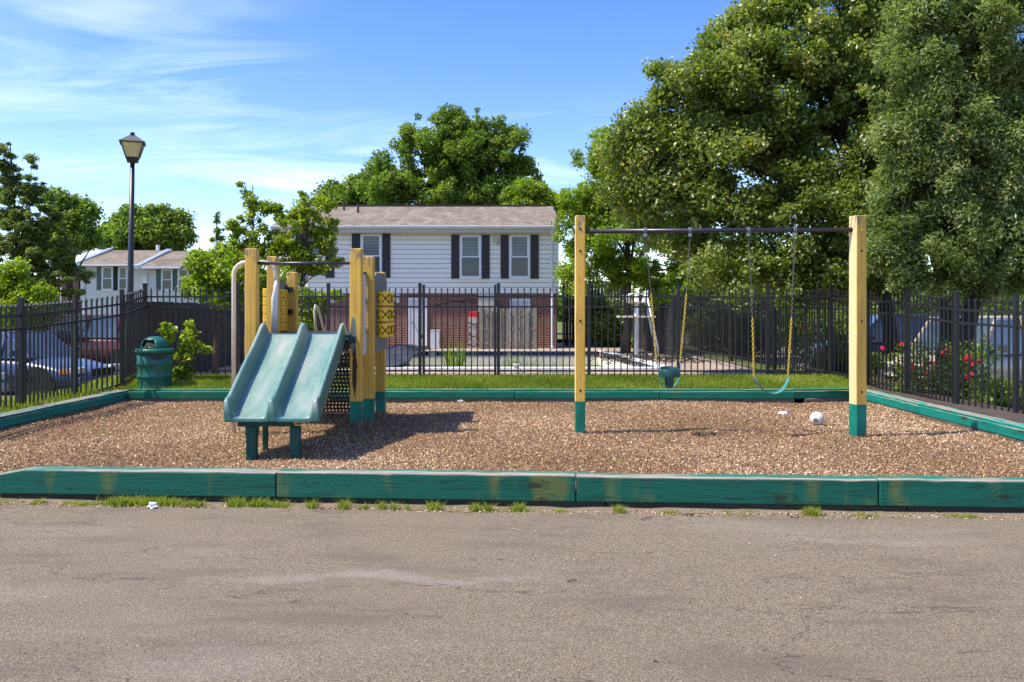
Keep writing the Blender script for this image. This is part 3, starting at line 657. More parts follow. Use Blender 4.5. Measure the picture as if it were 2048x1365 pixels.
for i in range(4):
    a, b = corners[i], corners[(i+1) % 4]; d = b-a; an = math.atan2(d.y, d.x); nv = Vector((d.y, -d.x)).normalized()
    c = (a+b)/2+nv*.11; m = MB(); m.box((c.x, c.y, DZ+.012), (d.length+.5*(i % 2), .30, .05), rz=an); m.build('coping', M['white' if i in (0, 1) else 'concrete'], pool, bevel=.01)
    n = int(d.length/.152); m = MB()
    for k in range(n):
        if random.random() < (.06 if i != 1 else .35): continue
        p = a+d*(k+.5)/n-nv*.004; m.box((p.x, p.y, -.0+.001), (d.length/n-.010, .012, .145), rz=an)
    o = m.build('tile_band', M['tile'], pool); o['kind'] = 'stuff'
    m = MB(); m.add([(a.x, a.y, .09), (b.x, b.y, .09), (b.x, b.y, -.08), (a.x, a.y, -.08)], [(0, 1, 2, 3)]); m.build('tile_bed', M['concrete'], pool)
# tarp heaped over the left corner
def tarpz(x, y):
    h = .30*np.exp(-((x+3.55)**2/.45+(y-28)**2/7))+.22*np.exp(-((x+4.6)**2/.8+(y-26)**2/8))
    return .12+h+.05*np.abs(np.sin(x*4+y*1.3))+.05*np.abs(np.sin(y*2.6-x*3))
o = grid('pool_tarp', np.linspace(-5.6, -3.0, 34), np.linspace(22.4, 31.2, 44), tarpz, M['tarp'])
tag(o, 'dark grey crumpled tarp heaped over the left corner of the pool', 'tarp'); md = o.modifiers.new('t', 'SOLIDIFY'); md.thickness = .01
m = MB(); m.tube([(-6.2, 24.6, .12), (-5.6, 24.8, .22), (-4.9, 25.0, .30), (-4.4, 25.3, .25), (-4.1, 25.8, .5)], .03, 8); tag(m.build('black_hose', M['ink'], smooth=True), 'black hose snaking across the pool deck beside the tarp', 'hose')
# pump cover with hoops
q = P(1032, 742, 79)
pc = empty('skimmer_box', (q.x, q.y, .10), 'small white box with pipe hoops on both sides, on the near pool edge', 'pool fitting')
m = MB(); m.box((q.x, q.y, .10+.12), (.13, .12, .17)); m.box((q.x, q.y, .32), (.16, .15, .02)); m.build('box', M['white'], pc, bevel=.01)
for sgn in (-1, 1):
    m = MB(); m.tube([(q.x+sgn*(.06+.14*(1-math.cos(a_))), q.y, .10+.16*math.sin(math.pi/2+a_*.5) if False else .10+.15*math.cos(a_)) for a_ in np.linspace(0, 1.5, 7)], .012, 8); m.build('pipe', M['white'], pc, smooth=True)
sl2 = MB(); sl2.box((P(1115, 745, 76).x, P(1115, 745, 76).y-.6, .13), (1.1, .25, .05)); tag(sl2.build('white_plank', M['white'], bevel=.01), 'flat white plank lying on the deck right of the skimmer box', 'plank')
# weeds in the pool
wp = []
for x0, s_, w_, hgt, nn in ((912, 62, 18, 0, 260), (1030, 60, 28, 0, 240), (1112, 60, 16, 0, 90), (870, 66, 14, 0, 140), (960, 64, 14, 0, 60), (1075, 60, 20, 0, 80)): wp.append((x0, s_, w_, nn))
hts = [1.35, 1.0, .85, .85, .8, .8]
for (x0, s_, w_, nn), hh, lab in zip(wp, hts, ['tall bright green weed clump in the pool, tallest of them', 'wide green weed clump in the pool behind the right gate post', 'low weed clump in the pool near the left swing post', 'thin weeds beside the tarp in the pool', 'sparse single weeds between the two big pool clumps', 'sparse low weeds right of the wide pool clump']):
    c = P(x0, 700, s_)
    v, f, a = blades(nn, lambda n: c.x+RNG.normal(size=n)*w_/s_*.55, lambda n, x: c.y+RNG.normal(size=n)*.3, lambda x, y: zb_+0*x, hh*1.0, .035, .35)
    npmesh('weed_clump', v, f, M['leaf_bright'], None, a, loc=(c.x, c.y, zb_)); o = bpy.context.scene.objects[-1] if False else None
    o = [q_ for q_ in COL.objects if q_.name.startswith('weed_clump')][-1]; tag(o, lab, 'weeds', 'weeds growing in the drained pool')
# lifeguard chair
lc = P(1273, 717, 60.6); sx = 60.6
lg = empty('lifeguard_chair', (lc.x, lc.y, DZ), 'white lifeguard chair on a single pole with a ladder, beside the pool', 'lifeguard chair')
m = MB(); m.tube([(lc.x, lc.y, DZ), (lc.x, lc.y, P(0, 590, sx).z)], .075, 12); m.build('pole', M['gutter'], lg, smooth=True)
zp = P(0, 634, sx).z; m = MB(); m.box((lc.x-.02, lc.y, zp), (1.2, .7, .06)); m.build('platform', M['cream'], lg, bevel=.01)
m = MB(); m.box((lc.x+.03, lc.y, P(0, 605, sx).z), (.62, .5, .05)); m.build('seat', M['cream'], lg, bevel=.01)
m = MB(); m.box((lc.x+.28, lc.y, P(0, 594, sx).z), (.05, .5, .42), ry=R(18)); m.build('backrest', M['white'], lg, bevel=.02)
for yo in (-.26, .26):
    m = MB(); zt_ = P(0, 590, sx).z; m.tube([(lc.x-.28, lc.y+yo, P(0, 605, sx).z), (lc.x-.28, lc.y+yo, zt_-.02), (lc.x-.2, lc.y+yo, zt_+.03), (lc.x+.3, lc.y+yo, zt_+.03)], .022, 8); m.build('armrest', M['white'], lg, smooth=True)
    m = MB(); m.tube([(lc.x+.30, lc.y+yo, zt_), (lc.x+.72, lc.y+yo, DZ+.05)], .03, 8); m.build('ladder_rail', M['white'], lg, smooth=True)
for k in range(5):
    f = .15+k*.17; m = MB(); z0 = P(0, 590, sx).z; m.tube([(lc.x+.30+.42*f, lc.y-.26, z0+(DZ+.05-z0)*f), (lc.x+.30+.42*f, lc.y+.26, z0+(DZ+.05-z0)*f)], .018, 6); m.build('rung', M['white'], lg)
# dead sticks round the chair
m = MB()
for _ in range(150):
    x, y = random.uniform(2.9, 6.0), random.uniform(24.3, 28.5); a_ = random.uniform(0, 6.28); l_ = random.uniform(.2, .7)
    m.tube([(x, y, .11), (x+l_*.5*math.cos(a_), y+l_*.5*math.sin(a_), random.uniform(.14, .3)), (x+l_*math.cos(a_+.4), y+l_*math.sin(a_+.4), .12)], .011, 4)
tag(m.build('dead_branches', M['bark_dark']), 'litter of dead sticks on the deck under the lifeguard chair', kind='stuff')

# ------------------------------------------------------------------ house
HS = 48.0; HYd = F/HS
def hx(x): return (x-1024)/HS
def hz(y): return H-(y-HY)/HS
house = empty('house', (-4, HYd, .1), 'two storey house with grey white siding above brick and a brown shingle roof', 'house')
XL, XR = -9.55, hx(1117); zs = hz(584); ze = hz(461)
m = MB(); m.span((XL+.05, HYd+.04, .02), (hx(1113), HYd+9, zs+.02)); m.build('brick_wall', M['brick'], house)
m = MB(); m.span((XL, HYd+.02, zs+.021), (XR, HYd+9.0, ze)); m.build('wall_core', M['lap_shade'], house)
nb = 13; bh = (ze-zs)/nb
sbm = None
for k in range(nb):
    m = MB(); z0 = zs+bh*k; y0 = HYd
    m.add([(XL-.01, y0-.028, z0), (XR+.01, y0-.028, z0), (XR+.01, y0-.010, z0+bh-.020), (XL-.01, y0-.010, z0+bh-.020), (XL-.01, y0+.019, z0), (XR+.01, y0+.019, z0), (XR+.01, y0+.019, z0+bh-.020), (XL-.01, y0+.019, z0+bh-.020)],
          [(0, 1, 2, 3), (4, 5, 1, 0), (4, 0, 3, 7), (1, 5, 6, 2), (3, 2, 6, 7)])
    if sbm is None: ob = m.build('siding_board', M['siding'], house); sbm = ob.data; w0 = WLOC[ob.name].copy()
    else: link('siding_board', sbm, None, house, w0+Vector((0, 0, bh*k)))
m = MB(); m.span((XL-.02, HYd-.045, zs-.06), (XR+.015, HYd+.03, zs-.002)); m.build('band_board', M['siding'], house)
# roof
ey, ry = HYd-.42, HYd+4.5; ez = hz(452)+.0; rz_ = H-(413-HY)/(F/ry)
ez = H-(451-HY)/(F/ey); XE0, XE1 = -9.9, (1120-1024)/(F/ey)
th = .10
def slab(mb, x0, x1, y0, z0, y1, z1, th):
    mb.add([(x0, y0, z0), (x1, y0, z0), (x1, y1, z1), (x0, y1, z1), (x0, y0, z0-th), (x1, y0, z0-th), (x1, y1, z1-th), (x0, y1, z1-th)],
           [(0, 1, 2, 3), (7, 6, 5, 4), (0, 4, 5, 1), (1, 5, 6, 2), (2, 6, 7, 3), (3, 7, 4, 0)])
m = MB(); slab(m, XE0, XE1, ey, ez, ry, rz_, th); slab(m, XE0, XE1, ry+4.92, ez, ry, rz_, th); roof = m.build('roof', M['shingle'], house)
m = MB(); m.span((XE0+.9, ry-.12, rz_-.005), (XE1-.3, ry+.12, rz_+.06)); m.build('ridge_vent', M['ink'], roof)
for px_, py_, hh in ((688, 418, .42), (716, 420, .40), (1109, 414, .2)):
    yv = HYd+(3.4 if px_ != 716 else 2.6); s_ = F/yv; x = (px_-1024)/s_; z = ez+(rz_-ez)*(yv-ey)/(ry-ey); m = MB(); m.tube([(x, yv, z-.05), (x, yv, z+hh)], .05, 8); m.build('vent_pipe', M['ink'], roof)
m = MB(); m.add([(XL, HYd, ze), (XL, HYd+9, ze), (XL, HYd+4.5, rz_-.15), (XR, HYd, ze), (XR, HYd+9, ze), (XR, HYd+4.5, rz_-.15)], [(0, 1, 2), (5, 4, 3)]); m.build('gable', M['siding'], house)
m = MB(); m.span((XE0+.05, ey+.02, ze+.002), (XE1-.04, HYd-.0, ze+.03)); m.build('soffit', M['soffit'], house)
m = MB(); m.span((XE0, ey, ez-.30), (XE1, ey+.025, ez-.102)); m.build('fascia', M['soffit'], house)
m = MB(); gy = ey-.002; pr = [(0, -.02), (-.12, -.02), (-.13, -.05), (-.10, -.13), (-.02, -.15), (0, -.15)]
vs = [(x, gy+a_, ez-.0+b_) for x in (XE0-.02, XE1+.02) for a_, b_ in pr]; n = len(pr); m.add(vs, [(i, (i+1) % n, n+(i+1) % n, n+i) for i in range(n)]+[tuple(range(n)), tuple(range(2*n-1, n-1, -1))]); m.build('gutter', M['gutter'], house)
for k in range(16):
    x = XE0+.4+k*.76; m = MB(); m.box((x, gy-.133, ez-.05), (.02, .01, .08)); m.build('gutter_hanger', M['soffit'], house)
m = MB(); dx_ = hx(1104); m.tube([(dx_, gy-.06, ez-.14), (dx_, gy-.06, ez-.26), (dx_, HYd-.075, ez-.62), (dx_, HYd-.075, .2), (dx_, HYd-.2, .12)], .048, 4); m.build('downspout', M['gutter'], house)
def window(x0, x1, y0, y1, parent, zfun=hz, xfun=hx, Y=HYd, sh=(), shm='shutter', shy=None):
    xa, xb_, zt_, zb2 = xfun(x0), xfun(x1), zfun(y0), zfun(y1); fw = .09
    m = MB()
    for a_, b_ in (((xa, zb2), (xa+fw, zt_)), ((xb_-fw, zb2), (xb_, zt_)), ((xa+fw, zt_-fw), (xb_-fw, zt_)), ((xa+fw, zb2), (xb_-fw, zb2+fw))):
        m.span((a_[0], Y-.075, a_[1]), (b_[0], Y+.015, b_[1]))
    w = m.build('window', M['white'], parent)
    zm = (zt_+zb2)/2
    m = MB(); m.span((xa+fw, Y-.062, zm-.03), (xb_-fw, Y-.028, zm+.03)); m.span((xa+fw, Y-.05, zm+.03), (xa+fw+.03, Y-.03, zt_-fw)); m.span((xb_-fw-.03, Y-.05, zm+.03), (xb_-fw, Y-.03, zt_-fw)); m.build('sash', M['white'], w)
    for a_, b_, yo in ((zm+.03, zt_-fw, -.040), (zb2+fw, zm-.03, -.048)):
        m = MB(); m.span((xa+fw, Y+yo-.003, a_), (xb_-fw, Y+yo+.003, b_)); m.build('pane', M['glass'], w)
    m = MB(); nb_ = 26
    for k in range(nb_):
        z = zb2+fw+(zt_-zb2-2*fw)*(k+.5)/nb_; m.box(((xa+xb_)/2, Y-.032+.0, z), (xb_-xa-2*fw, .006, (zt_-zb2-2*fw)/nb_*.86), rx=R(-28))
    m.build('blind', M['blind'], w)
    m = MB(); m.span((xa-.02, Y-.10, zb2-.05), (xb_+.02, Y-.0, zb2-.001)); m.build('sill', M['white'], w)
    for s0, s1 in sh:
        ya, yb = shy if shy else (y0-1, y1+1)
        xs0, xs1, zA, zB = xfun(s0), xfun(s1), zfun(ya), zfun(yb); m = MB(); m.span((xs0, Y-.06, zB), (xs1, Y-.029, zA)); 
        for k in range(24): z = zB+.06+(zA-zB-.12)*(k+.5)/24; m.box(((xs0+xs1)/2, Y-.066, z), (xs1-xs0-.1, .012, .035), rx=R(30))
        m.build('shutter', M[shm], parent)
    return w
window(609, 651, 469, 555, house, sh=((592, 608), (652, 669)))
window(721.6, 764, 469, 555.5, house, sh=((704, 721), (765, 781)))
window(919.5, 962.5, 471, 557, house, sh=((902.5, 919), (963.5, 979.5)))
window(1018.5, 1060, 471, 557, house, sh=((1001, 1017.5), (1061, 1077.5)))
m = MB(); m.box((hx(992), HYd-.10, hz(481)), (.26, .12, .20)); m.box((hx(992), HYd-.17, hz(481)), (.18, .03, .12)); m.box((hx(995), HYd-.12, hz(489)), (.10, .1, .08)); m.build('flood_light', M['soffit'], house, bevel=.01)
m = MB(); m.lathe((hx(917), HYd-.2, ze-.1), [(.03, 0), (.06, .05), (.06, .1)], 10); m.build('eave_lamp', M['ink'], house)
# ground floor doors, louvres, cable
def door(x0, x1, y0, y1, handle=None):
    a_, b_, zt_, zb2 = hx(x0), hx(x1), hz(y0), hz(y1)
    m = MB(); m.span((a_, HYd-.02, zb2), (a_+.09, HYd+.06, zt_)); m.span((b_-.09, HYd-.02, zb2), (b_, HYd+.06, zt_)); m.span((a_+.09, HYd-.02, zt_-.09), (b_-.09, HYd+.06, zt_)); m.build('door_frame', M['white'], house)
    m = MB(); m.span((a_+.095, HYd+.0, zb2), (b_-.095, HYd+.03, zt_-.095)); d_ = m.build('door', M['door'], house)
    m = MB(); m.lathe((0, 0, 0), [(.02, 0), (.035, .03), (.03, .06)], 10); m.v = [(a_+.20+x_, HYd-.005-z_, hz(645)+y_) for x_, y_, z_ in m.v]; m.build('handle', M['steel'], d_)
door(815, 854, 596, 692); door(1020, 1061, 598, 692)
for x0, x1 in ((787, 799), (661, 672)):
    r = MB(); r.span((hx(x0), HYd-.0, hz(606)), (hx(x1), HYd+.03, hz(588)))
    for k in range(5): r.box((hx((x0+x1)/2), HYd-.01, hz(605)+(hz(589)-hz(605))*(k+.5)/5), (hx(x1)-hx(x0)-.02, .02, .045), rx=R(35))
    r.build('louvre', M['gutter'], house)
m = MB(); m.tube([(hx(870), HYd+.02, hz(612)), (hx(895), HYd+.02, hz(606)), (hx(920), HYd+.02, hz(603)), (hx(950), HYd+.02, hz(607))], .014, 5); m.tube([(hx(880), HYd+.018, hz(597)), (hx(915), HYd+.016, hz(604)), (hx(957), HYd+.02, hz(598))], .014, 5); m.build('cable', M['ink'], house)
m = MB(); m.span((hx(957), HYd-.06, hz(625)), (hx(989), HYd+.03, hz(586))); m.build('wall_panel', M['soffit'], house)
# things at the house wall
m = MB(); m.span((hx(862), HYd-.45, .10), (hx(881), HYd-.1, hz(661))); m.span((hx(861), HYd-.46, hz(661)), (hx(882), HYd-.09, hz(660))); tag(m.build('utility_cabinet', M['gutter'], bevel=.012), 'low pale grey metal cabinet against the brick wall, right of the door', 'cabinet')
rbd = empty('rescue_board', (hx(947), HYd-.3, .1), 'cream rescue board with red head block and black straps, leaning on the brick wall', 'rescue board')
m = MB(); m.box((hx(947), HYd-.22, (.1+hz(634))/2), (.37, .05, hz(634)-.1), rx=R(3)); m.build('board', M['cream'], rbd, bevel=.01)
m = MB(); m.box((hx(938.5+3), HYd-.20, hz(629)), (.12, .16, .26)); m.box((hx(951), HYd-.20, hz(629)), (.22, .16, .26)); m.build('head_block', M['red'], rbd, bevel=.02)
for yy_ in (648, 672, 692):
    m = MB(); z = hz(yy_); m.tube([(hx(938), HYd-.26, z+.06), (hx(947), HYd-.29, z-.03), (hx(956), HYd-.26, z+.02)], .022, 6); m.build('strap', M['ink'], rbd)
for sx_ in (-1, 1):
    for k in range(6):
        m = MB(); m.box((hx(947)+sx_*.145, HYd-.253, .25+k*.24), (.05, .012, .09)); m.build('hand_hole', M['ink'], rbd)
board_fence((hx(960), HYd-.9), (hx(1073), HYd-.9), .1, hz(617)-.1, 'grey weathered wooden screen fence standing before the brick wall', .17, 'oldwood', 'wooden_screen', True)

# ------------------------------------------------------------------ play structure
def woodpost(name, x, y, h, w, mat, parent, rz=0, z0=-.05):
    bm = bmesh.new(); bmesh.ops.create_cube(bm, size=1); bmesh.ops.scale(bm, vec=(w, w, h-z0), verts=bm.verts); bmesh.ops.translate(bm, vec=(0, 0, (h+z0)/2), verts=bm.verts)
    for k in range(9): 
        z = z0+(h-z0)*(k+1)/10; bmesh.ops.bisect_plane(bm, geom=bm.verts[:]+bm.edges[:]+bm.faces[:], plane_co=(0, 0, z), plane_no=(0, 0, 1))
    for v_ in bm.verts: v_.co.x += random.uniform(-.0025, .0025); v_.co.y += random.uniform(-.0025, .0025)
    me = bpy.data.meshes.new(name); bm.to_mesh(me); bm.free()
    o = link(name, me, M[mat], parent, (x, y, 0), (0, 0, rz)); b = o.modifiers.new('b', 'BEVEL'); b.width = .012; b.segments = 3; b.limit_method = 'ANGLE'; b.angle_limit = R(50); return o
ps = empty('slide_play_structure', (-2.8, 10.8, 0), 'playground tower of yellow posts with a faded teal double slide and yellow game blocks', 'playground slide')
XLp, XRp = -3.51, -2.10
sv = (148, 136, 125)
yv_ = [F/s_ for s_ in sv]
for i, (s_, top) in enumerate(zip(sv, (498, 514, 545))):
    h = H-(top-HY)/s_
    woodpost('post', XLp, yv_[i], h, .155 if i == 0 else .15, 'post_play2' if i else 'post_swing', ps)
    woodpost('post', XRp, yv_[i], h, .155 if i == 0 else .15, 'post_play2' if i else 'post_play', ps)
m = MB(); zc = P(0, 527, 148).z; m.tube([(XLp, yv_[0], zc), (XRp, yv_[0], zc)], .021, 12); m.build('crossbar', M['blackpipe'], ps, smooth=True)
DKZ = 1.36
m = MB(); m.span((XLp+.08, yv_[0]-.07, DKZ-.05), (XRp-.08, yv_[2], DKZ)); m.span((XLp+.08, yv_[0]-.06, DKZ-.19), (XRp-.08, yv_[0]-.02, DKZ-.052)); dko = m.build('deck', M['slidefloor'], ps)
m = MB(); m.span((XLp+.08, yv_[0]-.075, DKZ-.06), (XRp-.08, yv_[0]-.0705, DKZ-.03)); m.build('deck_edge', M['gutter'], dko)
# slide
XC = -2.745
prof = []   # across (x, height above bed, fade)
hw = .52
def rail_prof(): pass
sec = [(-.555, -.05, 0), (-.56, .06, 0), (-.552, .150, .15), (-.535, .178, 1), (-.505, .180, 1), (-.485, .150, .3), (-.470, .06, .05), (-.450, .015, .2), (-.41, 0, .75), (-.33, -.004, 1), (-.22, -.005, 1), (-.12, -.003, 1), (-.075, .012, .6), (-.050, .06, .1), (-.040, .140, .3), (-.018, .178, 1),
       (.018, .178, 1), (.038, .145, .3), (.052, .06, .05), (.078, .012, .2), (.12, -.002, .8), (.22, -.005, 1), (.33, -.004, 1), (.41, 0, .9), (.450, .015, .5), (.470, .06, .15), (.485, .150, .3), (.505, .180, 1), (.535, .178, 1), (.552, .150, .15), (.56, .06, 0), (.555, -.05, 0)]
yT = yv_[0]-.02; ye = F/178.5
path = [(yT, 1.375, .30), (yT-.04, 1.375, .75), (yT-.10, 1.372, .95), (yT-.19, 1.345, 1.0), (yT-.32, 1.255, 1.0), (yT-.70, 1.04, 1.0), (yT-1.10, .82, 1.0), (yT-1.46, .62, 1.0), (yT-1.58, .56, 1.02), (yT-1.68, .525, 1.1), (yT-1.78, .505, 1.15), (ye+.055, .497, 1.1), (ye+.018, .490, .80), (ye+.003, .480, .15), (ye, .44, .02)]
nv_ = len(sec); vs = []; at_ = []
for i, (y, z, hk) in enumerate(path):
    a = path[max(i-1, 0)]; b = path[min(i+1, len(path)-1)]; tv = Vector((0, b[0]-a[0], b[1]-a[1])).normalized(); nn = Vector((0, -tv.z, tv.y)); nn = nn if nn.z > 0 else -nn
    if i == 0: nn = Vector((0, 0, 1))
    if i >= len(path)-3: nn = Vector((0, -.15, 1)).normalized()
    fl = 1+.02*i/len(path)
    for (x, hh, fd) in sec:
        hv = hh*hk; vs.append((-2.80+.115*i/(len(path)-1)+x*(1.03-.08*i/(len(path)-1)), y+nn.y*hv, z+nn.z*hv)); at_.append(fd if 1 < i < len(path)-2 else fd*.15)
fs = [(i*nv_+j, i*nv_+j+1, (i+1)*nv_+j+1, (i+1)*nv_+j) for i in range(len(path)-1) for j in range(nv_-1)]
so_ = npmesh('slide', vs, fs, M['slide'], ps, at_, nper=4, smooth=True, loc=(XC, yT-.9, .9))
md = so_.modifiers.new('s', 'SUBSURF'); md.levels = 2; md.render_levels = 2
md = so_.modifiers.new('t', 'SOLIDIFY'); md.thickness = .02; md.offset = 1 
# slide legs
yl = F/176
m = MB(); m.box((XC-.06, yl+.02, .425), (.62, .09, .10)); m.build('slide_beam', M['post_green'], ps, bevel=.006)
for x in ((503-1024)/176, (590-1024)/176):
    m = MB(); m.span((x-.055, yl-.03, -.05), (x+.055, yl+.07, .374)); m.build('slide_leg', M['post_green'], ps, origin=(x, yl+.02, 0), bevel=.006)
m = MB(); m.span((XC-.24, yl+.5, -.05), (XC-.20, yl+.6, .56)); m.build('slide_leg', M['post_green'], ps)
m = MB(); m.box((XC+.60, yT-.06, 1.30), (.10, .05, .09)); m.build('slide_bracket', M['bracket'], ps, bevel=.01)
# arch pipe
yp = 9.93*F/1450
pts = [(-3.81, yp, -.03), (-3.81, yp, 2.18)]+[(-3.81+.17*(1-math.cos(a)), yp, 2.18+.17*math.sin(a)) for a in np.linspace(.3, math.pi/2, 5)]+[(-3.42, yp+.02, 2.35)]+[(-3.42+.17*math.sin(a), yp+.05, 2.18+.17*math.cos(a)) for a in np.linspace(.3, math.pi/2, 5)]+[(-3.25, yp+.05, 2.05)]
m = MB(); m.tube(pts, .030, 12); m.build('arch_pipe', M['beige'], ps, smooth=True)
m = MB(); m.tube([(-3.245, yp+.05, 2.10), (-3.25, yp+.05, 1.97), (-3.265, yp+.05, 1.86), (-3.27, yp+.05, 1.38)], [.031, .034, .045, .045], 12); m.build('pipe_sleeve', M['gutter'], ps, smooth=True)
# handrails behind and stairs of perforated steel
s_ = 121; 
m = MB(); a, b, c = P(633, 672, s_), P(629, 612, s_), P(657, 672, 116); m.tube([(a.x, a.y, 1.2), (b.x, b.y, b.z-.08), (b.x+.02, b.y, b.z+.01), (b.x+.05, b.y+.03, b.z-.03), (c.x+.6*(b.x+.05-c.x)*0, c.y, c.z-.2)], .022, 10); m.build('handrail', M['beige'], ps, smooth=True)
m = MB(); a, b, c = P(650, 770, s_), P(650, 690, s_), P(658, 822, 116); m.tube([(a.x+.04, a.y-.2, 1.2), (c.x, c.y, -.02)], .022, 10); m.build('handrail', M['beige'], ps, smooth=True)
def perf(x0, x1, p0, p1, nx_, ny_):
    """perforated sheet: x0..x1 wide from p0 to p1 (y,z); hexagon-like holes in each cell"""
    m = MB(); p0, p1 = Vector(p0), Vector(p1)
    for j in range(ny_):
        for i in range(nx_):
            off = .5 if j % 2 else 0
            u0 = (i+off*0)/nx_; u1 = (i+1)/nx_; v0 = j/ny_; v1 = (j+1)/ny_; cu, cv = (u0+u1)/2+(off-.25)*.4/nx_, (v0+v1)/2
            def pt(u__, v__): p = p0.lerp(p1, v__); return (x0+(x1-x0)*u__, p.x, p.y)
            outer = [pt(u0, v0), pt(u1, v0), pt(u1, v1), pt(u0, v1)]; ru, rv = .27/nx_, .27/ny_
            inner = []
            for q_ in range(8): an = R(-135+45*q_); inner.append(pt(cu+ru*math.cos(an), cv+rv*math.sin(an)))
            m.add(outer+inner, [(0, 1, 6, 5, 4), (1, 2, 8, 7, 6), (2, 3, 10, 9, 8), (3, 0, 4, 11, 10)])
    return m
st0 = P(705, 690, 130); xs0, xs1 = -3.05, -2.22
for k in range(5):
    z0 = 1.30-.25*k; y0 = yv_[1]+.35+.16*k
    m = perf(xs0, xs1, (y0, z0), (y0+.02, z0-.23), 15, 4); m.build('riser', M['slidefloor'], ps, solid=.003)
    m = perf(xs0, xs1, (y0-.0, z0-.235), (y0+.17, z0-.235), 15, 3); m.build('tread', M['slidefloor'], ps, solid=.003)
# side panels with brackets
def vpanel(x, ya, yb, za, zb2, mat='gpanel', t_=.02, name='side_panel'):
    m = MB(); m.span((x-t_/2, ya, za), (x+t_/2, yb, zb2)); return m.build(name, M[mat], ps, bevel=.004)
for (sy, ylist, x, side) in ((0, (551, 602, 661), XRp-.03, 1),):
    vpanel(XRp-.035, yv_[0]+.085, yv_[1]-.085, 1.05, 2.2, 'gutter')
    for yq in ylist:
        z = P(0, yq, 136).z; m = MB(); m.box((XRp-.055, yv_[1]-.10, z), (.07, .04, .085)); m.tube([(XRp-.055, yv_[1]-.125, z), (XRp-.055, yv_[1]-.115, z)], .014, 8); m.build('bracket', M['bracket'], ps, bevel=.005)
for yq in (580, 624):
    z = P(0, yq, 125).z; m = MB(); m.box((XLp-.02, yv_[2]-.10, z), (.10, .05, .085)); m.build('bracket', M['bracket'], ps, bevel=.005)
# tic tac toe panel, right side
gx = XRp+.085
m = MB(); ya, yb = yv_[1]+.05, yv_[2]+.10; zA = P(0, 556, 128).z; zB = P(0, 700, 128).z
m.add([(gx, ya, zB), (gx, yb, zB), (gx, yb, zA-.06), (gx, yb-.2, zA+.06), (gx, ya+.1, zA+.06), (gx, ya, zA-.06)], [(0, 1, 2, 3, 4, 5)]); gp = m.build('game_panel', M['gpanel'], ps, solid=.03)
sym = ['X', 'O', 'X', 'X', 'O', 'X', 'X', 'O', 'O']
zc_ = [P(0, y_, 130).z for y_ in (598, 629, 660)]
def marks(cx, cy, cz, r, hgt, ch, ang0):
    m = MB()
    def pt(a_, z_): return (cx+(r+.003)*math.cos(ang0+a_), cy+(r+.003)*math.sin(ang0+a_), cz+z_)
    hh = hgt*.30; aw = hh/r
    if ch == 'X':
        for sg in (-1, 1): m.tube([pt(aw*k/4, sg*hh*k/4) for k in range(-4, 5)], .0075, 5)
    else: m.tube([pt(aw*math.cos(q_), hh*math.sin(q_)) for q_ in np.linspace(0, 2*math.pi, 17)[:-1]], .0075, 5, closed=True)
    return m
rr_ = .092; hb = .215
for rI, z in enumerate(zc_):
    for cI in range(3):
        cy = ya+.19+cI*.285; cx = gx+.075; m = MB(); m.lathe((cx, cy, z-hb/2), [(rr_*.85, 0), (rr_, .012), (rr_, hb-.012), (rr_*.85, hb)], 16); m.build('game_block', M['yellow'], gp, smooth=False)
        for qq, a0 in enumerate((-.9, .9, -2.6)):
            marks(cx, cy, z, rr_, hb, sym[(rI*3+cI+qq) % 9], a0).build('block_mark', M['ink'], gp)
for yy_ in (ya+.04, yb-.04):
    pass
m = MB()
for cI in range(3): m.tube([(gx+.09, ya+.19+cI*.285, zc_[2]-.14), (gx+.09, ya+.19+cI*.285, zc_[0]+.14)], .012, 6)
m.build('spindle', M['steel'], gp)
# left game panel, smaller blocks
gx2 = XLp-.10
m = MB(); m.span((gx2-.015, yv_[1]+.05, .95), (gx2+.015, yv_[2]+.05, P(0, 565, 128).z)); gp2 = m.build('game_panel', M['gpanel'], ps)
zl = [P(0, y_, 130).z for y_ in (587, 604, 620.5, 637, 654)]
for rI, z in enumerate(zl):
    for cI in range(3):
        cy = yv_[1]+.20+cI*.26; cx = gx2; m = MB(); m.box((cx, cy, z), (.17, .22, .122)); m.build('game_block', M['yellow'], gp2, bevel=.01)
        mk = MB(); mk.box((cx+.087, cy, z), (.004, .02, .07), rx=R(25 if (rI+cI) % 2 else -20)); mk.box((cx+.03, cy-.112, z-.02), (.06, .004, .03), ry=R(20)); mk.build('block_mark', M['ink'], gp2)

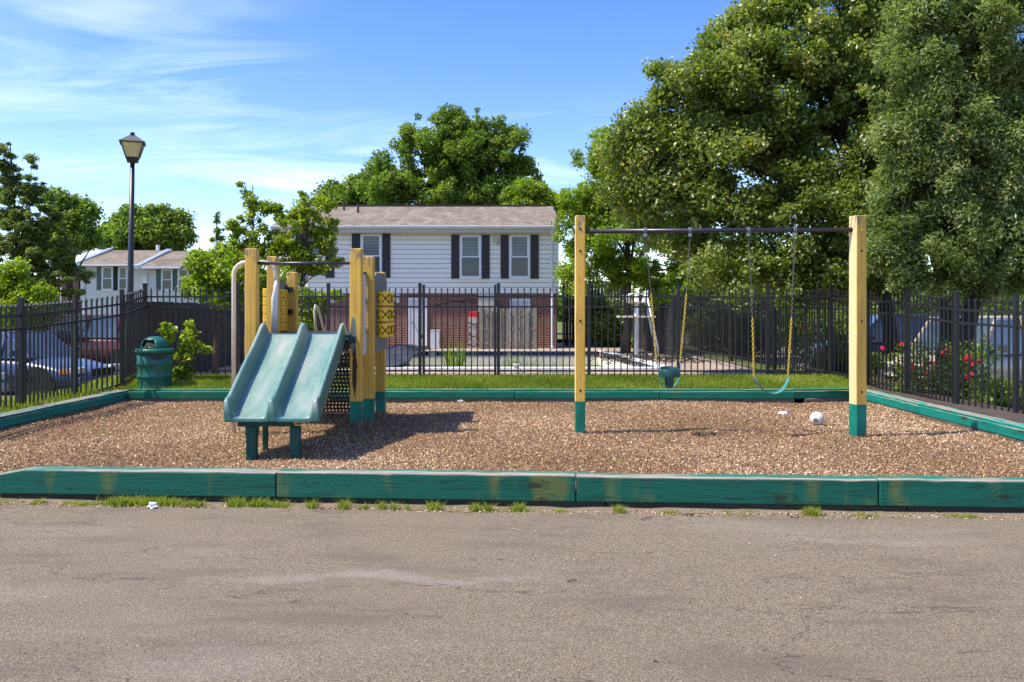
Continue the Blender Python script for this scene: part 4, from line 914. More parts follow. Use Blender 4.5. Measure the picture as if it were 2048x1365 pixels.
# ------------------------------------------------------------------ swing set
A = G(1160, 868); B = G(1715.5, 876)
sw = empty('swing_set', (A.x, A.y, 0), 'two yellow and green square posts with a black crossbar that carries the swings', 'swing frame')
hA = H-(433-HY)/145.3; hB = H-(433-HY)/150
ang = math.atan2(B.y-A.y, B.x-A.x)
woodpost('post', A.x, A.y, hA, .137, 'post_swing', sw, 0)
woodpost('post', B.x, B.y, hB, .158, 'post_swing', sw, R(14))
zbr = P(0, 463.5, 147).z
br_a, br_b = Vector((A.x-.09, A.y, zbr+.01)), Vector((B.x-.02, B.y, zbr))
m = MB(); m.tube([br_a, br_b], .031, 14); m.build('crossbar', M['blackpipe'], sw, smooth=True)
for (o_, yl_, s_) in ((A, (459, 503, 642, 781), 145.3), (B, (460, 502.5, 643, 784), 150)):
    for i, y_ in enumerate(yl_):
        z = H-(y_-HY)/(s_+1); w_ = (.137 if o_ is A else .158)/2; m = MB(); rz = 0 if o_ is A else R(14)
        c = Vector((o_.x, o_.y, z))+Matrix.Rotation(rz, 3, 'Z') @ Vector((0, -w_-.001, 0)); dv = Matrix.Rotation(rz, 3, 'Z') @ Vector((0, -.004, 0))
        m.tube([c, c+dv], .016, 10); m.build('bolt_hole' if i else 'bolt', M['dark'] if (i or o_ is A) else M['yellow'], sw)
def barpt(px_):
    k = (px_-1024)/F; d = br_b-br_a; t_ = (br_a.x-k*br_a.y)/(k*d.y-d.x); return br_a+d*t_
def link_mesh(m, c, t_, side, L=.042, w=.011, r=.0038):
    pts = []
    for q_ in range(10):
        a = 2*math.pi*q_/10; pts.append(c+t_*math.cos(a)*L*.5+side*math.sin(a)*w)
    m.tube(pts, r, 4, closed=True)
def chain(p0, p1, parent, zsplit, sag=.012):
    p0, p1 = Vector(p0), Vector(p1); d = p1-p0; n = int(d.length/.033); t_ = d.normalized()
    s1 = t_.cross(Vector((0, 1, 0))).normalized(); s2 = t_.cross(s1).normalized(); m1, m2 = MB(), MB()
    for k in range(n+1):
        c = p0.lerp(p1, k/n)+Vector((math.sin(math.pi*k/n)*sag, 0, 0)); up_ = c.z > zsplit
        link_mesh(m1 if up_ else m2, c, t_, s1 if k % 2 else s2, r=.0030 if up_ else .0040, w=.011 if up_ else .0125)
    a = m1.build('chain', M['darksteel'], parent); a['label'] = 'bare dark steel upper chain'
    b = m2.build('coated_chain', M['ychain'], parent)
def hanger(p, parent):
    m = MB(); pts = [p+Vector((0, .038*math.cos(a), .038*math.sin(a))) for a in np.linspace(0, 2*math.pi, 13)[:-1]]
    m.tube([q_+Vector((-.012, 0, 0)) for q_ in pts], .009, 6, closed=True); m.tube([q_+Vector((.012, 0, 0)) for q_ in pts], .009, 6, closed=True)
    m.box(p+Vector((0, 0, -.055)), (.045, .02, .05)); m.build('hanger', M['steel'], parent)
# bucket swing
h1, h2 = barpt(1290), barpt(1380); ss = 147.0
bk = empty('bucket_swing', (P(1337, 750, ss).x, h1.y, .64), 'dark green toddler bucket seat on yellow coated chains, left of the two swings', 'swing')
yb_ = (h1.y+h2.y)/2+.02
e1, e2 = P(1312, 722, ss), P(1360, 722, ss); e1.y = e2.y = yb_
for h_, e_ in ((h1, e1), (h2, e2)): hanger(h_, bk); chain(h_+Vector((0, 0, -.07)), e_, bk, P(0, 590, ss).z)
f1, f2 = P(1318.5, 740, ss), P(1357, 740, ss)
for e_, f_ in ((e1, f1), (e2, f2)):
    m = MB(); m.tube([e_, (f_.x, yb_-.12, f_.z)], .006, 6); m.tube([e_, (f_.x, yb_+.12, f_.z)], .006, 6); m.tube([e_+Vector((0, 0, .02)), e_+Vector((0, 0, -.02))], .010, 6); m.build('hanger_rod', M['steel'], bk)
cx = P(1338, 0, ss).x; zr1, zr0 = P(0, 739, ss).z, P(0, 754, ss).z; zbt = P(0, 776, ss).z
def ell(a, rx=.138, ry=.13): return (cx+rx*math.cos(a), yb_+ry*math.sin(a))
m = MB(); n = 28
for k in range(n):
    a = 2*math.pi*k/n; back = .035*max(0, math.sin(a)); x, y = ell(a); x2, y2 = ell(a, .146, .138); m.v += [(x2, y2, zr0), (x2*1, y2, zr1+back), (x, y, zr1+back+.004), (x-.0, y, zr0-.002)]
m.f = [(4*k+j, 4*((k+1) % n)+j, 4*((k+1) % n)+(j+1) % 4, 4*k+(j+1) % 4) for k in range(n) for j in range(4)]
m.build('bucket_ring', M['rubber_green'], bk, smooth=True, bevel=.004)
m = MB()
def strap(m, pts, w, dirv, th=.008):
    pts = [Vector(p) for p in pts]; dv = Vector(dirv).normalized()*w/2; vs = []; n_ = len(pts)
    for i, p in enumerate(pts):
        t_ = (pts[min(i+1, n_-1)]-pts[max(i-1, 0)]).normalized(); nn = t_.cross(dv).normalized()*th/2; vs += [p-dv-nn, p+dv-nn, p+dv+nn, p-dv+nn]
    m.add(vs, [(4*i+j, 4*i+(j+1) % 4, 4*i+4+(j+1) % 4, 4*i+4+j) for i in range(n_-1) for j in range(4)]+[(0, 1, 2, 3), (4*n_-1, 4*n_-2, 4*n_-3, 4*n_-4)])
strap(m, [(cx, yb_-.13, zr0+.01), (cx, yb_-.12, zr0-.04), (cx, yb_-.07, zbt+.03), (cx, yb_, zbt), (cx, yb_+.07, zbt+.03), (cx, yb_+.12, zr0-.04), (cx, yb_+.13, zr0+.01)], .085, (1, 0, 0)); m.build('crotch_strap', M['rubber_green'], bk, bevel=.003)
m = MB(); strap(m, [(cx-.14, yb_, zr0+.02), (cx-.128, yb_, zr0-.04), (cx-.09, yb_, zbt+.05), (cx-.03, yb_, zbt+.012), (cx+.03, yb_, zbt+.012), (cx+.09, yb_, zbt+.05), (cx+.128, yb_, zr0-.04), (cx+.14, yb_, zr0+.02)], .07, (0, 1, 0)); m.build('seat_strap', M['belt'], bk, bevel=.003)
# belt swing
h1, h2 = barpt(1496.5), barpt(1589); ss = 149.0; yb_ = (h1.y+h2.y)/2
bt = empty('belt_swing', (P(1542, 780, ss).x, yb_, .57), 'faded turquoise sagging belt seat on yellow coated chains, right of the two swings', 'swing')
e1, e2 = P(1507, 752, ss), P(1575, 752, ss); e1.y = e2.y = yb_
for h_, e_ in ((h1, e1), (h2, e2)): hanger(h_, bt); chain(h_+Vector((0, 0, -.07)), e_, bt, P(0, 635, ss).z)
ctr = [P(x_, y_, ss) for x_, y_ in ((1507, 754), (1512, 764), (1520, 775), (1531, 784), (1543, 788), (1556, 786), (1567, 776), (1574, 763), (1577, 753))]
m = MB(); n_ = len(ctr)
for i, p in enumerate(ctr): p.y = yb_
vs = []
for i, p in enumerate(ctr):
    f = i/(n_-1); tw = (f-.5)*.55; wv = Vector((math.sin(tw)*.3, 1, 0)).normalized()*.075
    t_ = (ctr[min(i+1, n_-1)]-ctr[max(i-1, 0)]).normalized(); nn = Vector((-t_.z, 0, t_.x))*.004; vs += [p-wv-nn, p+wv-nn, p+wv+nn, p-wv+nn]
m.add(vs, [(4*i+j, 4*i+(j+1) % 4, 4*i+4+(j+1) % 4, 4*i+4+j) for i in range(n_-1) for j in range(4)]+[(3, 2, 1, 0), (4*n_-4, 4*n_-3, 4*n_-2, 4*n_-1)]); m.build('seat', M['belt'], bt, smooth=True, sub=1)
for e_ in (e1, e2):
    m = MB(); m.tube([e_+Vector((0, -.03, -.005)), e_+Vector((0, .03, -.005)), e_+Vector((0, 0, .04))], .005, 5, closed=True); m.build('shackle', M['steel'], bt)

# ------------------------------------------------------------------ bin, ball, litter
tb = P(309.5, 777, 105); z0 = .19
tr = empty('trash_can', (tb.x, tb.y, z0), 'round green metal trash drum with dome lid, in the left back corner', 'trash can')
r_ = .315; hh = P(0, 704, 105).z-z0
m = MB(); m.lathe((tb.x, tb.y, z0), [(r_*.97, 0), (r_, .02), (r_*.98, .04), (r_*.97, .22), (r_*1.02, .245), (r_*1.02, .262), (r_*.98, .29), (r_*.98, .46), (r_*1.03, .485), (r_*1.03, .502), (r_*.99, .53), (r_*.99, hh)], 32); m.build('drum', M['trash'], tr, smooth=True)
m = MB(); zt_ = z0+hh; m.lathe((tb.x, tb.y, zt_), [(r_*1.06, -.02), (r_*1.10, 0), (r_*1.10, .05), (r_*1.0, .065), (r_*.78, .07)], 32); m.build('lid_rim', M['trash'], tr, smooth=True)
m = MB(); rd = r_*.80; hd = P(0, 673, 105).z-zt_-.07
# dome with an opening towards the front left
n = 32; kz = 10; ring = []
for i in range(kz+1):
    f = i/kz; zz_ = zt_+.07+hd*math.sin(f*math.pi/2); rr = rd*math.cos(f*math.pi/2)**.75 if i < kz else .001
    ring.append([(tb.x+rr*math.cos(2*math.pi*j/n), tb.y+rr*math.sin(2*math.pi*j/n), zz_) for j in range(n)])
m.v = [p for r__ in ring for p in r__]
for i in range(kz):
    for j in range(n):
        a = 360*(j+.5)/n
        if 1 <= i <= 4 and (228 < a < 290 or 48 < a < 110): continue
        m.f.append((i*n+j, i*n+(j+1) % n, (i+1)*n+(j+1) % n, (i+1)*n+j))
m.build('dome_lid', M['trash'], tr, smooth=True, solid=.012)
m = MB(); m.lathe((tb.x, tb.y, zt_+.03), [(rd*.86, 0), (rd*.86, .09), (rd*.6, hd*.85)], 20); m.build('liner', M['dark'], tr)
m = MB()
v = []
for j in range(9): a = R(262+j*10); v.append((a, .62-.06*math.sin(math.pi*j/8)))
vv = []; 
for a, zz_ in v: vv += [(tb.x+r_*1.0*math.cos(a), tb.y+r_*1.0*math.sin(a), z0+hh-.02), (tb.x+r_*1.0*math.cos(a), tb.y+r_*1.0*math.sin(a), z0+hh-.02-.11*math.sin(math.pi*(v.index((a, zz_)))/8)-.004)]
m.add(vv, [(2*i, 2*i+1, 2*i+3, 2*i+2) for i in range(8)]); m.build('bag_edge', M['ink'], tr, solid=-.006)
bp = G(1634, 851); rb_ = .103
bl = empty('soccer_ball', (bp.x, bp.y, bed_z(bp.x, bp.y)), 'worn cream soccer ball lying on the wood chips left of the right post', 'ball')
bm = bmesh.new(); bmesh.ops.create_icosphere(bm, subdivisions=1, radius=1)
bmesh.ops.bevel(bm, geom=bm.verts[:], offset=.333, offset_type='PERCENT' if False else 'OFFSET', segments=1, affect='VERTICES')
me = bpy.data.meshes.new('ball_skin'); bm.free()
bm = bmesh.new(); bmesh.ops.create_icosphere(bm, subdivisions=4, radius=rb_)
ico = bmesh.new(); bmesh.ops.create_icosphere(ico, subdivisions=1, radius=1); cs = [v_.co.normalized() for v_ in ico.verts]; ico.free()
for v_ in bm.verts:
    d = v_.co.normalized(); q_ = sorted((d-c_).length for c_ in cs[:12]); e_ = q_[1]-q_[0]
    pent = abs(q_[0]-.40); k = min(pent*2.2, 1.0 if q_[0] < .40 else e_*1.5)
    v_.co *= 1-.022*max(0, 1-k/.07)
bm.to_mesh(me); bm.free(); me.shade_smooth(); link('ball_skin', me, M['ball'], bl, (bp.x, bp.y, bed_z(bp.x, bp.y)+rb_-.004))
bc_ = Vector((bp.x, bp.y, bed_z(bp.x, bp.y)+rb_-.004)); dc = Vector((-.50, -.84, -.12)).normalized(); X_ = dc.cross(Vector((0, 0, 1))).normalized(); Y_ = X_.cross(dc)
def onball(u__, v__): return bc_+(dc+X_*u__+Y_*v__).normalized()*(rb_+.0008)
m = MB(); m.tube([onball(.30*math.cos(a), .30*math.sin(a)) for a in np.linspace(0, 2*math.pi, 18)[:-1]], .004, 5, closed=True)
for x_ in (-.15, 0, .15): m.tube([onball(x_, -.22), onball(x_, 0), onball(x_, .22)], .007, 5)
m.build('ball_print', M['gpanel'], bl)
def crumple(name, c, size, mat, label, cat, mat2=None, seed=1):
    rnd = random.Random(seed); bm = bmesh.new(); bmesh.ops.create_icosphere(bm, subdivisions=3, radius=1)
    for v_ in bm.verts:
        n_ = .6+.5*abs(math.sin(v_.co.x*5+seed)+math.sin(v_.co.y*6+v_.co.z*5)+math.sin(v_.co.z*7-seed))/2; v_.co = Vector((v_.co.x*size[0]*n_, v_.co.y*size[1]*n_, max(v_.co.z*size[2]*n_, -size[2]*.3)))
    me = bpy.data.meshes.new(name); bm.to_mesh(me); bm.free()
    me.materials.append(M[mat])
    if mat2:
        me.materials.append(M[mat2])
        for p in me.polygons: p.material_index = 1 if p.center.x > size[0]*.35 else 0
    return tag(link(name, me, None, None, c), label, cat)
g = G(1568, 832); crumple('plastic_wrapper', (g.x, g.y, .03), (.11, .06, .045), 'litter', 'crumpled white and blue plastic wrapper on the wood chips left of the ball', 'litter', 'litter_blue', 2)
g = G(921, 805); crumple('crushed_bottle', (g.x, g.y, .025), (.07, .035, .03), 'litter', 'small crushed clear bottle by the back timber edging', 'litter', None, 5)
g = G(92, 926); crumple('paper_scrap', (g.x, 8.25, .19-.0), (.07, .05, .035), 'litter', 'white paper scrap behind the left end of the front timber edging', 'litter', None, 8)
bpy.data.objects['paper_scrap'].location = (P(90, 925, 203).x, 8.22, .06)
g = G(306, 1017, -.12)
crumple('paper_cup', (g.x, g.y, -.10), (.052, .035, .045), 'litter', 'crushed white cup lying in the weeds at the foot of the front timber', 'cup', None, 11)
for i, (x0, y0, x1, y1, lab) in enumerate(((1024, 1058, 1050, 1065, 'pale thin twig on the asphalt near the middle, just below the weeds'), (1134, 1163, 1156, 1160, 'short dark twig lying on the asphalt near the middle'), (1282, 1040, 1306, 1034, 'thin dark twig near the asphalt edge right of the middle'), (1364, 1030, 1410, 1027, 'longest thin twig on the asphalt edge, beside the third front timber'), (1306, 1323, 1316, 1324, 'tiny brown twig low in the picture on the bare asphalt'))):
    a, b = G(x0, y0, -.11), G(x1, y1, -.11); m = MB(); c = (a+b)/2+Vector((0, .006, .004)); m.tube([a, c, b], [.004, .0045, .003], 6); tag(m.build('twig', M['bark'] if i else M['oldwood']), lab, 'twig', 'twigs on the asphalt')

# ------------------------------------------------------------------ lamp post
lx = P(261, 0, 100); lxt = P(265, 0, 100).x; Yl = lx.y
lp = empty('lamp_post', (P(256, 0, 100).x, Yl, .0), 'tall black lamp post with a four sided amber lantern behind the left fence corner', 'street lamp')
zn = P(0, 325, 100).z; zt = P(0, 267, 100).z; xb_ = P(256, 0, 100).x
m = MB(); m.tube([(xb_, Yl, -.1), (xb_, Yl, .8), (xb_+(lxt-xb_)*.5, Yl, 2.2), (lxt, Yl, zn)], [.075, .066, .058, .042], 14); m.build('pole', M['lamp_metal'], lp, smooth=True)
m = MB(); m.lathe((lxt, Yl, zn-.03), [(.045, 0), (.06, .02), (.06, .05), (.04, .07)], 14); m.build('collar', M['lamp_metal'], lp)
def frust(m, c, w0, z0, w1, z1, rz):
    vs = []
    for w, z in ((w0, z0), (w1, z1)):
        for k in range(4): a = rz+math.pi/4+k*math.pi/2; vs.append((c[0]+w*.7071*math.cos(a), c[1]+w*.7071*math.sin(a), z))
    m.add(vs, [(3, 2, 1, 0), (4, 5, 6, 7)]+[(k, (k+1) % 4, 4+(k+1) % 4, 4+k) for k in range(4)])
c = (lxt, Yl); rz = R(22); z1 = zn; z2 = P(0, 316, 100).z; z3 = P(0, 288, 100).z; z4 = P(0, 273, 100).z
m = MB(); frust(m, c, .20, z1, .24, z2, rz); m.build('lantern_base', M['lamp_metal'], lp)
m = MB(); frust(m, c, .230, z2+.004, .395, z3-.006, rz); m.build('glass', M['lamp_glass'], lp)
for k in range(4):
    a = rz+math.pi/4+k*math.pi/2; m = MB(); m.tube([(c[0]+.24*.7071*math.cos(a), c[1]+.24*.7071*math.sin(a), z2), (c[0]+.405*.7071*math.cos(a), c[1]+.405*.7071*math.sin(a), z3)], .013, 6); m.build('lantern_bar', M['lamp_metal'], lp)
m = MB(); frust(m, c, .47, z3, .48, z3+.02, rz); frust(m, c, .46, z3+.02, .14, z4, rz); m.build('lantern_roof', M['lamp_roof'], lp)
m = MB(); m.lathe((*c, z4), [(.055, 0), (.055, .03), (.035, .035), (.045, .07), (.02, .08)], 12); m.build('finial', M['lamp_metal'], lp)

# ------------------------------------------------------------------ townhouses at left
ts = 32.0; TY = F/ts
def tx(x): return (x-1024)/ts
def tz(y): return H-(y-HY)/ts
for (x0, x1, ye_, yr, lab, wins, wallm, roofm, sh) in ((112, 157, 527, 500, 'leftmost townhouse unit with a pale roof and brick end, behind the cedar', (), 'brick', 'gutter', ()),
        (158, 287, 528, 501, 'middle townhouse unit with a brown roof and two shuttered windows, behind the lamp post', ((204, 227), (237, 256)), 'siding2', 'shingle', (((194, 203), (216+2+10, 237)), ((227.5, 236.5), (257, 267)))),
        (283, 410, 533, 503, 'right townhouse unit with white siding, partly behind the small maple', ((323, 346), (356, 378)), 'siding2', 'shingle', (((313, 322), (346.5, 355.5)), ((347, 347.5), (379, 388))))):
    Yt = TY-(.5 if x0 > 250 else 0); h_ = empty('townhouse', (tx((x0+x1)/2), Yt, -.3), lab, 'house', 'row of townhouses beyond the parked cars')
    zf = lambda y, Yt=Yt: H-(y-HY)*Yt/F
    xf = lambda x, Yt=Yt: (x-1024)*Yt/F
    za = zf(ye_+2); m = MB(); m.span((xf(x0)+.1, Yt, -.35), (xf(x1), Yt+8, za)); m.build('wall', M[wallm], h_)
    if wallm == 'siding2':
        k = 0; z = 1.1; first = None
        while z < za-.1:
            m = MB(); m.box(((xf(x0)+xf(x1))/2+.05, Yt-.012, z), (xf(x1)-xf(x0)-.1, .02, .19), rx=R(4)); 
            if first is None: ob = m.build('siding_board', M['siding2'], h_); first = (ob.data, WLOC[ob.name].copy(), z)
            else: link('siding_board', first[0], None, h_, first[1]+Vector((0, 0, z-first[2])))
            z += .20
    yR = Yt+4.2; zR = H-(yr-HY)*yR/F; yE = Yt-.45; zE = zf(ye_); m = MB()
    slab(m, xf(x0)-.1, xf(x1)+.1, yE, zE, yR, zR, .12); slab(m, xf(x0)-.1, xf(x1)+.1, yR+4.6, zE, yR, zR, .12); rf = m.build('roof', M[roofm], h_)
    m = MB(); m.span((xf(x0)-.1, yE-.06, zE-.16), (xf(x1)+.1, yE, zE-.02)); m.build('gutter', M['white'], h_)
    m = MB(); slab(m, xf(x0)-.22, xf(x0)+.12, yE-.1, zE+.02, yR, zR+.16, .22); m.build('party_wall_cap', M['car_silver'], h_)
    for (w0, w1), s4 in zip(wins, sh): window(w0, w1, 534 if x0 < 280 else 539, 581, h_, zf, xf, Yt, sh=s4, shm='shutter2', shy=(534 if x0 < 280 else 539, 581))
    m = MB(); m.tube([(xf(x1)-.9, yR, zR-.1), (xf(x1)-.9, yR, zR+.35)], .12, 10); m.build('chimney_pipe', M['white'], h_)
    m = MB(); m.tube([(xf(x0)+.35, yE+.2, zE-.2), (xf(x0)+.35, Yt-.08, zE-.5), (xf(x0)+.35, Yt-.08, -.2)], .05, 6); m.build('downspout', M['white'], h_)

# ------------------------------------------------------------------ cars
def car(label, x, y, z, rz, kind, paint, name='parked_car', group='cars parked beyond the fences'):
    """local +x is the front; built standing at the origin, then placed by its empty"""
    if kind == 'sedan': L, Wd, Hh, hood, belt, wb, tail = 4.6, 1.78, 1.44, .88, .92, 2.70, .95
    else: L, Wd, Hh, hood, belt, wb, tail = 4.6, 1.84, 1.80, 1.08, 1.10, 2.70, 1.10
    root = empty(name, (0, 0, 0), label, 'car', group); WLOC[root.name] = Vector((0, 0, 0))
    h2 = L/2
    if kind == 'sedan':
        st = [(-h2, .50, .78, .62), (-h2+.12, .30, .93, .78), (-h2+.8, .20, tail+.02, .86), (-h2+1.2, .19, belt+.01, .885), (0, .18, belt, .89), (h2-1.45, .18, belt-.02, .89), (h2-.9, .19, hood-.05, .87), (h2-.35, .22, hood-.17, .82), (h2-.08, .26, .62, .72), (h2, .36, .52, .58)]
        cab = [(-h2+.75, belt-.02, .68), (-h2+1.45, Hh-.04, .57), (-h2+1.9, Hh, .58), (.35, Hh-.01, .58), (h2-1.25, belt-.03, .70)]
    else:
        st = [(-h2, .42, 1.0, .74), (-h2+.08, .30, belt+.02, .86), (-h2+.8, .24, belt+.02, .91), (0, .22, belt, .92), (h2-1.35, .22, belt, .91), (h2-.8, .23, hood, .89), (h2-.25, .26, hood-.07, .86), (h2-.05, .30, .80, .80), (h2, .40, .62, .70)]
        cab = [(-h2+.06, belt, .80), (-h2+.30, Hh-.05, .68), (-h2+.8, Hh, .70), (.55, Hh-.02, .68), (h2-1.15, belt-.02, .78)]
    m = MB(); per = 10
    def ring(xx, zb, zt_, hw_):
        zm = zb+(zt_-zb)*.45
        half = [(0, zb), (hw_*.82, zb), (hw_*.97, zb+.10), (hw_, zm), (hw_*.985, zt_-.14), (hw_*.90, zt_-.03), (hw_*.5, zt_+.012), (0, zt_+.02)]
        return [(xx, y_, z_) for y_, z_ in half]+[(xx, -y_, z_) for y_, z_ in half[-2:0:-1]]
    for s_ in st: m.v += ring(*s_)
    nr = 14
    for i in range(len(st)-1):
        for j in range(nr): m.f.append((i*nr+j, i*nr+(j+1) % nr, (i+1)*nr+(j+1) % nr, (i+1)*nr+j))
    m.f += [tuple(range(nr)), tuple(range(len(st)*nr-1, (len(st)-1)*nr-1, -1))]
    body = m.build('body', M['car_'+paint], root, smooth=True, sub=1)
    # cabin: glass house with painted roof and pillars
    m = MB(); k = len(cab)
    base = [(cab[0][0], cab[0][1]), (cab[-1][0], cab[-1][1])]
    def cring(i): xx, zz_, hw_ = cab[i]; return [(xx, -hw_, zz_), (xx, hw_, zz_)]
    low = [(xx, -.80 if kind == 'sedan' else -.87, belt-.03) for xx, _, _ in cab]; 
    for i in range(k): m.v += [low[i], (cab[i][0], -cab[i][2], cab[i][1]), (cab[i][0], cab[i][2], cab[i][1]), (low[i][0], -low[i][1], low[i][2])]
    for i in range(k-1):
        for j in range(3): m.f.append((4*i+j, 4*i+j+1, 4*i+5+j, 4*i+4+j))
    gl = m.build('window_glass', M['carglass'], root, smooth=False)
    m = MB(); tops = cab[1:-1]
    for i in range(len(tops)-1):
        a, b = tops[i], tops[i+1]; m.add([(a[0], -a[2]-.02, a[1]-.03), (a[0], a[2]+.02, a[1]-.03), (a[0], a[2]-.05, a[1]+.015), (a[0], -a[2]+.05, a[1]+.015), (b[0], -b[2]-.02, b[1]-.03), (b[0], b[2]+.02, b[1]-.03), (b[0], b[2]-.05, b[1]+.015), (b[0], -b[2]+.05, b[1]+.015)], [(0, 1, 2, 3), (4, 7, 6, 5), (3, 2, 6, 7), (0, 3, 7, 4), (1, 5, 6, 2)])
    m.build('roof', M['car_'+paint], root)
    for sg in (-1, 1):
        lw = .80 if kind == 'sedan' else .87
        for (i0, i1) in ((0, 1), (3, 4)):
            m = MB(); a = cab[i0]; b = cab[i1]; m.tube([(a[0], sg*(a[2] if i0 == 3 else a[2]), a[1]), (b[0], sg*b[2], b[1])], .035, 6); m.build('pillar', M['car_'+paint], root)
        for fx in (-.15, .72) if kind == 'sedan' else (-.9, .1):
            m = MB(); m.tube([(fx-.35, sg*(lw+.005), belt-.02), (fx-.38, sg*(cab[2][2]+.012), Hh-.03)], .035, 6); m.build('pillar', M['car_'+paint], root)
        m = MB(); m.box((h2-1.45, sg*(lw+.13), belt+.10), (.12, .20, .13)); m.build('mirror', M['car_'+paint], root, bevel=.02)
        m = MB(); m.box((h2-.16, sg*.58, hood-.24), (.22, .34, .13), rz=sg*R(-18)); m.build('headlight', M['lens'], root, bevel=.02)
        m = MB(); m.box((h2-.30, sg*.815, hood-.26), (.20, .05, .10)); m.build('indicator', M['amber'], root, bevel=.01)
        m = MB(); m.box((-h2+.05, sg*.62, .78), (.10, .28, .18)); m.build('tail_light', M['red'], root, bevel=.02)
        m = MB(); m.box((.1, sg*(.895 if kind == 'sedan' else .925), .52), (2.4, .03, .05)); m.build('side_trim', M['ink'], root)
        for wx in (h2-.92, h2-.92-wb):
            m = MB(); rr = .33; pr = [(rr-.05, -.10), (rr, -.08), (rr, .08), (rr-.05, .10)]; yy = sg*.76
            m.lathe((0, 0, 0), pr, 22, cap=False); m.v = [(wx+a_, yy+c_, rr+b_) for a_, b_, c_ in m.v]; w = m.build('wheel', M['tyre'], root, smooth=True)
            m = MB(); m.lathe((0, 0, 0), [(rr-.09, 0), (rr-.09, .02), (.05, .035)], 16); m.v = [(wx+a_, yy+sg*(.07+c_*1.0), rr+b_) for a_, b_, c_ in m.v]; m.build('rim', M['rim'], w)
            m = MB(); m.lathe((0, 0, 0), [(rr+.06, 0), (rr+.06, .02)], 22); m.v = [(wx+a_, sg*(.878 if kind == 'sedan' else .908)+sg*c_*.3, rr+.01+b_) for a_, b_, c_ in m.v]; m.build('wheel_arch', M['dark'], root)
    m = MB(); m.box((h2-.03, 0, .42), (.14, 1.45, .18)); m.build('bumper', M['car_'+paint], root, bevel=.04)
    m = MB(); m.box((h2+.0, 0, hood-.28), (.06, .7, .12)); m.build('grille', M['dark'], root)
    root.location = (x, y, z); root.rotation_euler = (0, 0, rz); return root
car('blue sedan facing right behind the left fence, its hood and front wheel in view', P(60, 0, 88).x-.35, F/88, -.245, R(-12), 'sedan', 'blue')
car('silver blue car at the far left edge, only its nose in view behind the fence', P(36, 0, 106).x-3.0, F/104, -.245, R(-8), 'sedan', 'silver')
car('dark red family car farther back behind the left fence', P(185, 0, 62).x, F/62, -.245, R(178), 'suv', 'maroon')
car('tan off-road car behind the right fence and the rose bushes', P(1975, 0, 100).x+.2, F/96, -.245, R(-150), 'suv', 'tan')
car('dark blue car with pale windows behind the right fence, beside the right swing post', P(1770, 0, 70).x, F/72, -.245, R(170), 'suv', 'navy')

# ------------------------------------------------------------------ trees and plants
s_ = 82
tree('pear_tree', 'big dark leaved pear tree filling the upper right, its boughs reaching over the fence', (P(1800, 0, s_).x, F/s_, -.1), P(1640, 60, s_), [
    E(1298, 285, 80, 75, s_), E(1330, 340, 115, 110, s_), E(1350, 200, 52, 55, s_), E(1500, 90, 60, 75, s_), E(1430, 130, 70, 60, s_), E(1420, 215, 140, 140, s_), E(1490, 330, 170, 130, s_), E(1545, 165, 150, 170, s_), E(1660, 60, 160, 180, s_), E(1700, 260, 160, 180, s_), E(1750, 10, 110, 110, s_), E(1770, 130, 100, 160, s_), E(1280, 360, 60, 80, s_),
    E(1370, 420, 120, 100, s_, 1.2), E(1480, 470, 130, 100, s_+4, 1.2), E(1590, 470, 140, 105, s_+4, 1.2), E(1700, 470, 110, 110, s_, 1.2), E(1790, 150, 110, 200, s_), E(1520, 560, 90, 50, s_+6, .8), E(1640, 565, 90, 45, s_+4, .9), E(1740, 540, 80, 60, s_+2, .9), E(1790, 300, 80, 160, s_+2), E(1690, 350, 120, 110, s_+3, 1.0)],
    920, .37, 255000, .098, 'leaf_pear', .20, 'bark_dark', 46, split=.25, asp=.7, shell=.3, zmin=2.0, droop=.5)
s_ = 112
for nm, ex, base, lab, n_ in (('cedar_tree', [E(1900, 60, 125, 190, s_), E(1890, 290, 120, 150, s_), E(1875, 480, 125, 110, s_), E(1810, 330, 60, 60, s_), E(1790, 520, 50, 60, s_), E(1830, 170, 85, 200, s_), E(1800, 430, 60, 110, s_)], P(1885, 0, 108), 'shaggy cedar behind the right fence, the one nearer the swing set', 120000),
                      ('cedar_tree', [E(2040, 100, 120, 220, s_), E(2020, 330, 110, 180, s_), E(1990, 500, 110, 90, s_), E(2120, 520, 90, 80, s_)], P(1935, 0, 112), 'shaggy blue green cedar at the right edge of the view', 125000)):
    tree(nm, lab, (base.x, base.y, -.1), (base.x+.5, base.y+.2, 8.5), ex, 620, .21, n_, .085, 'leaf_cedar', .17, 'bark_dark', 60, zmin=2.0, asp=.36, shell=.15, split=.2, up=.3, droop=-.2, flat=1.0, group='cedars behind the right fence')
s_ = 54
tree('maple_tree', 'bright green tree rising right of the house, behind the pear tree', (P(1250, 0, s_).x, F/s_, .0), P(1260, 330, s_), [
    E(1270, 340, 100, 85, s_), E(1190, 360, 62, 70, s_), E(1330, 400, 110, 110, s_), E(1170, 450, 58, 60, s_), E(1235, 480, 105, 90, s_), E(1200, 555, 85, 42, s_), E(1150, 400, 42, 55, s_), E(1140, 520, 34, 50, s_), E(1225, 300, 45, 45, s_), E(1330, 560, 110, 50, s_), E(1420, 500, 90, 90, s_)],
    480, .31, 105000, .105, 'leaf_bright', .17, 'bark', 34, split=.2, cshell=.35)
s_ = 31
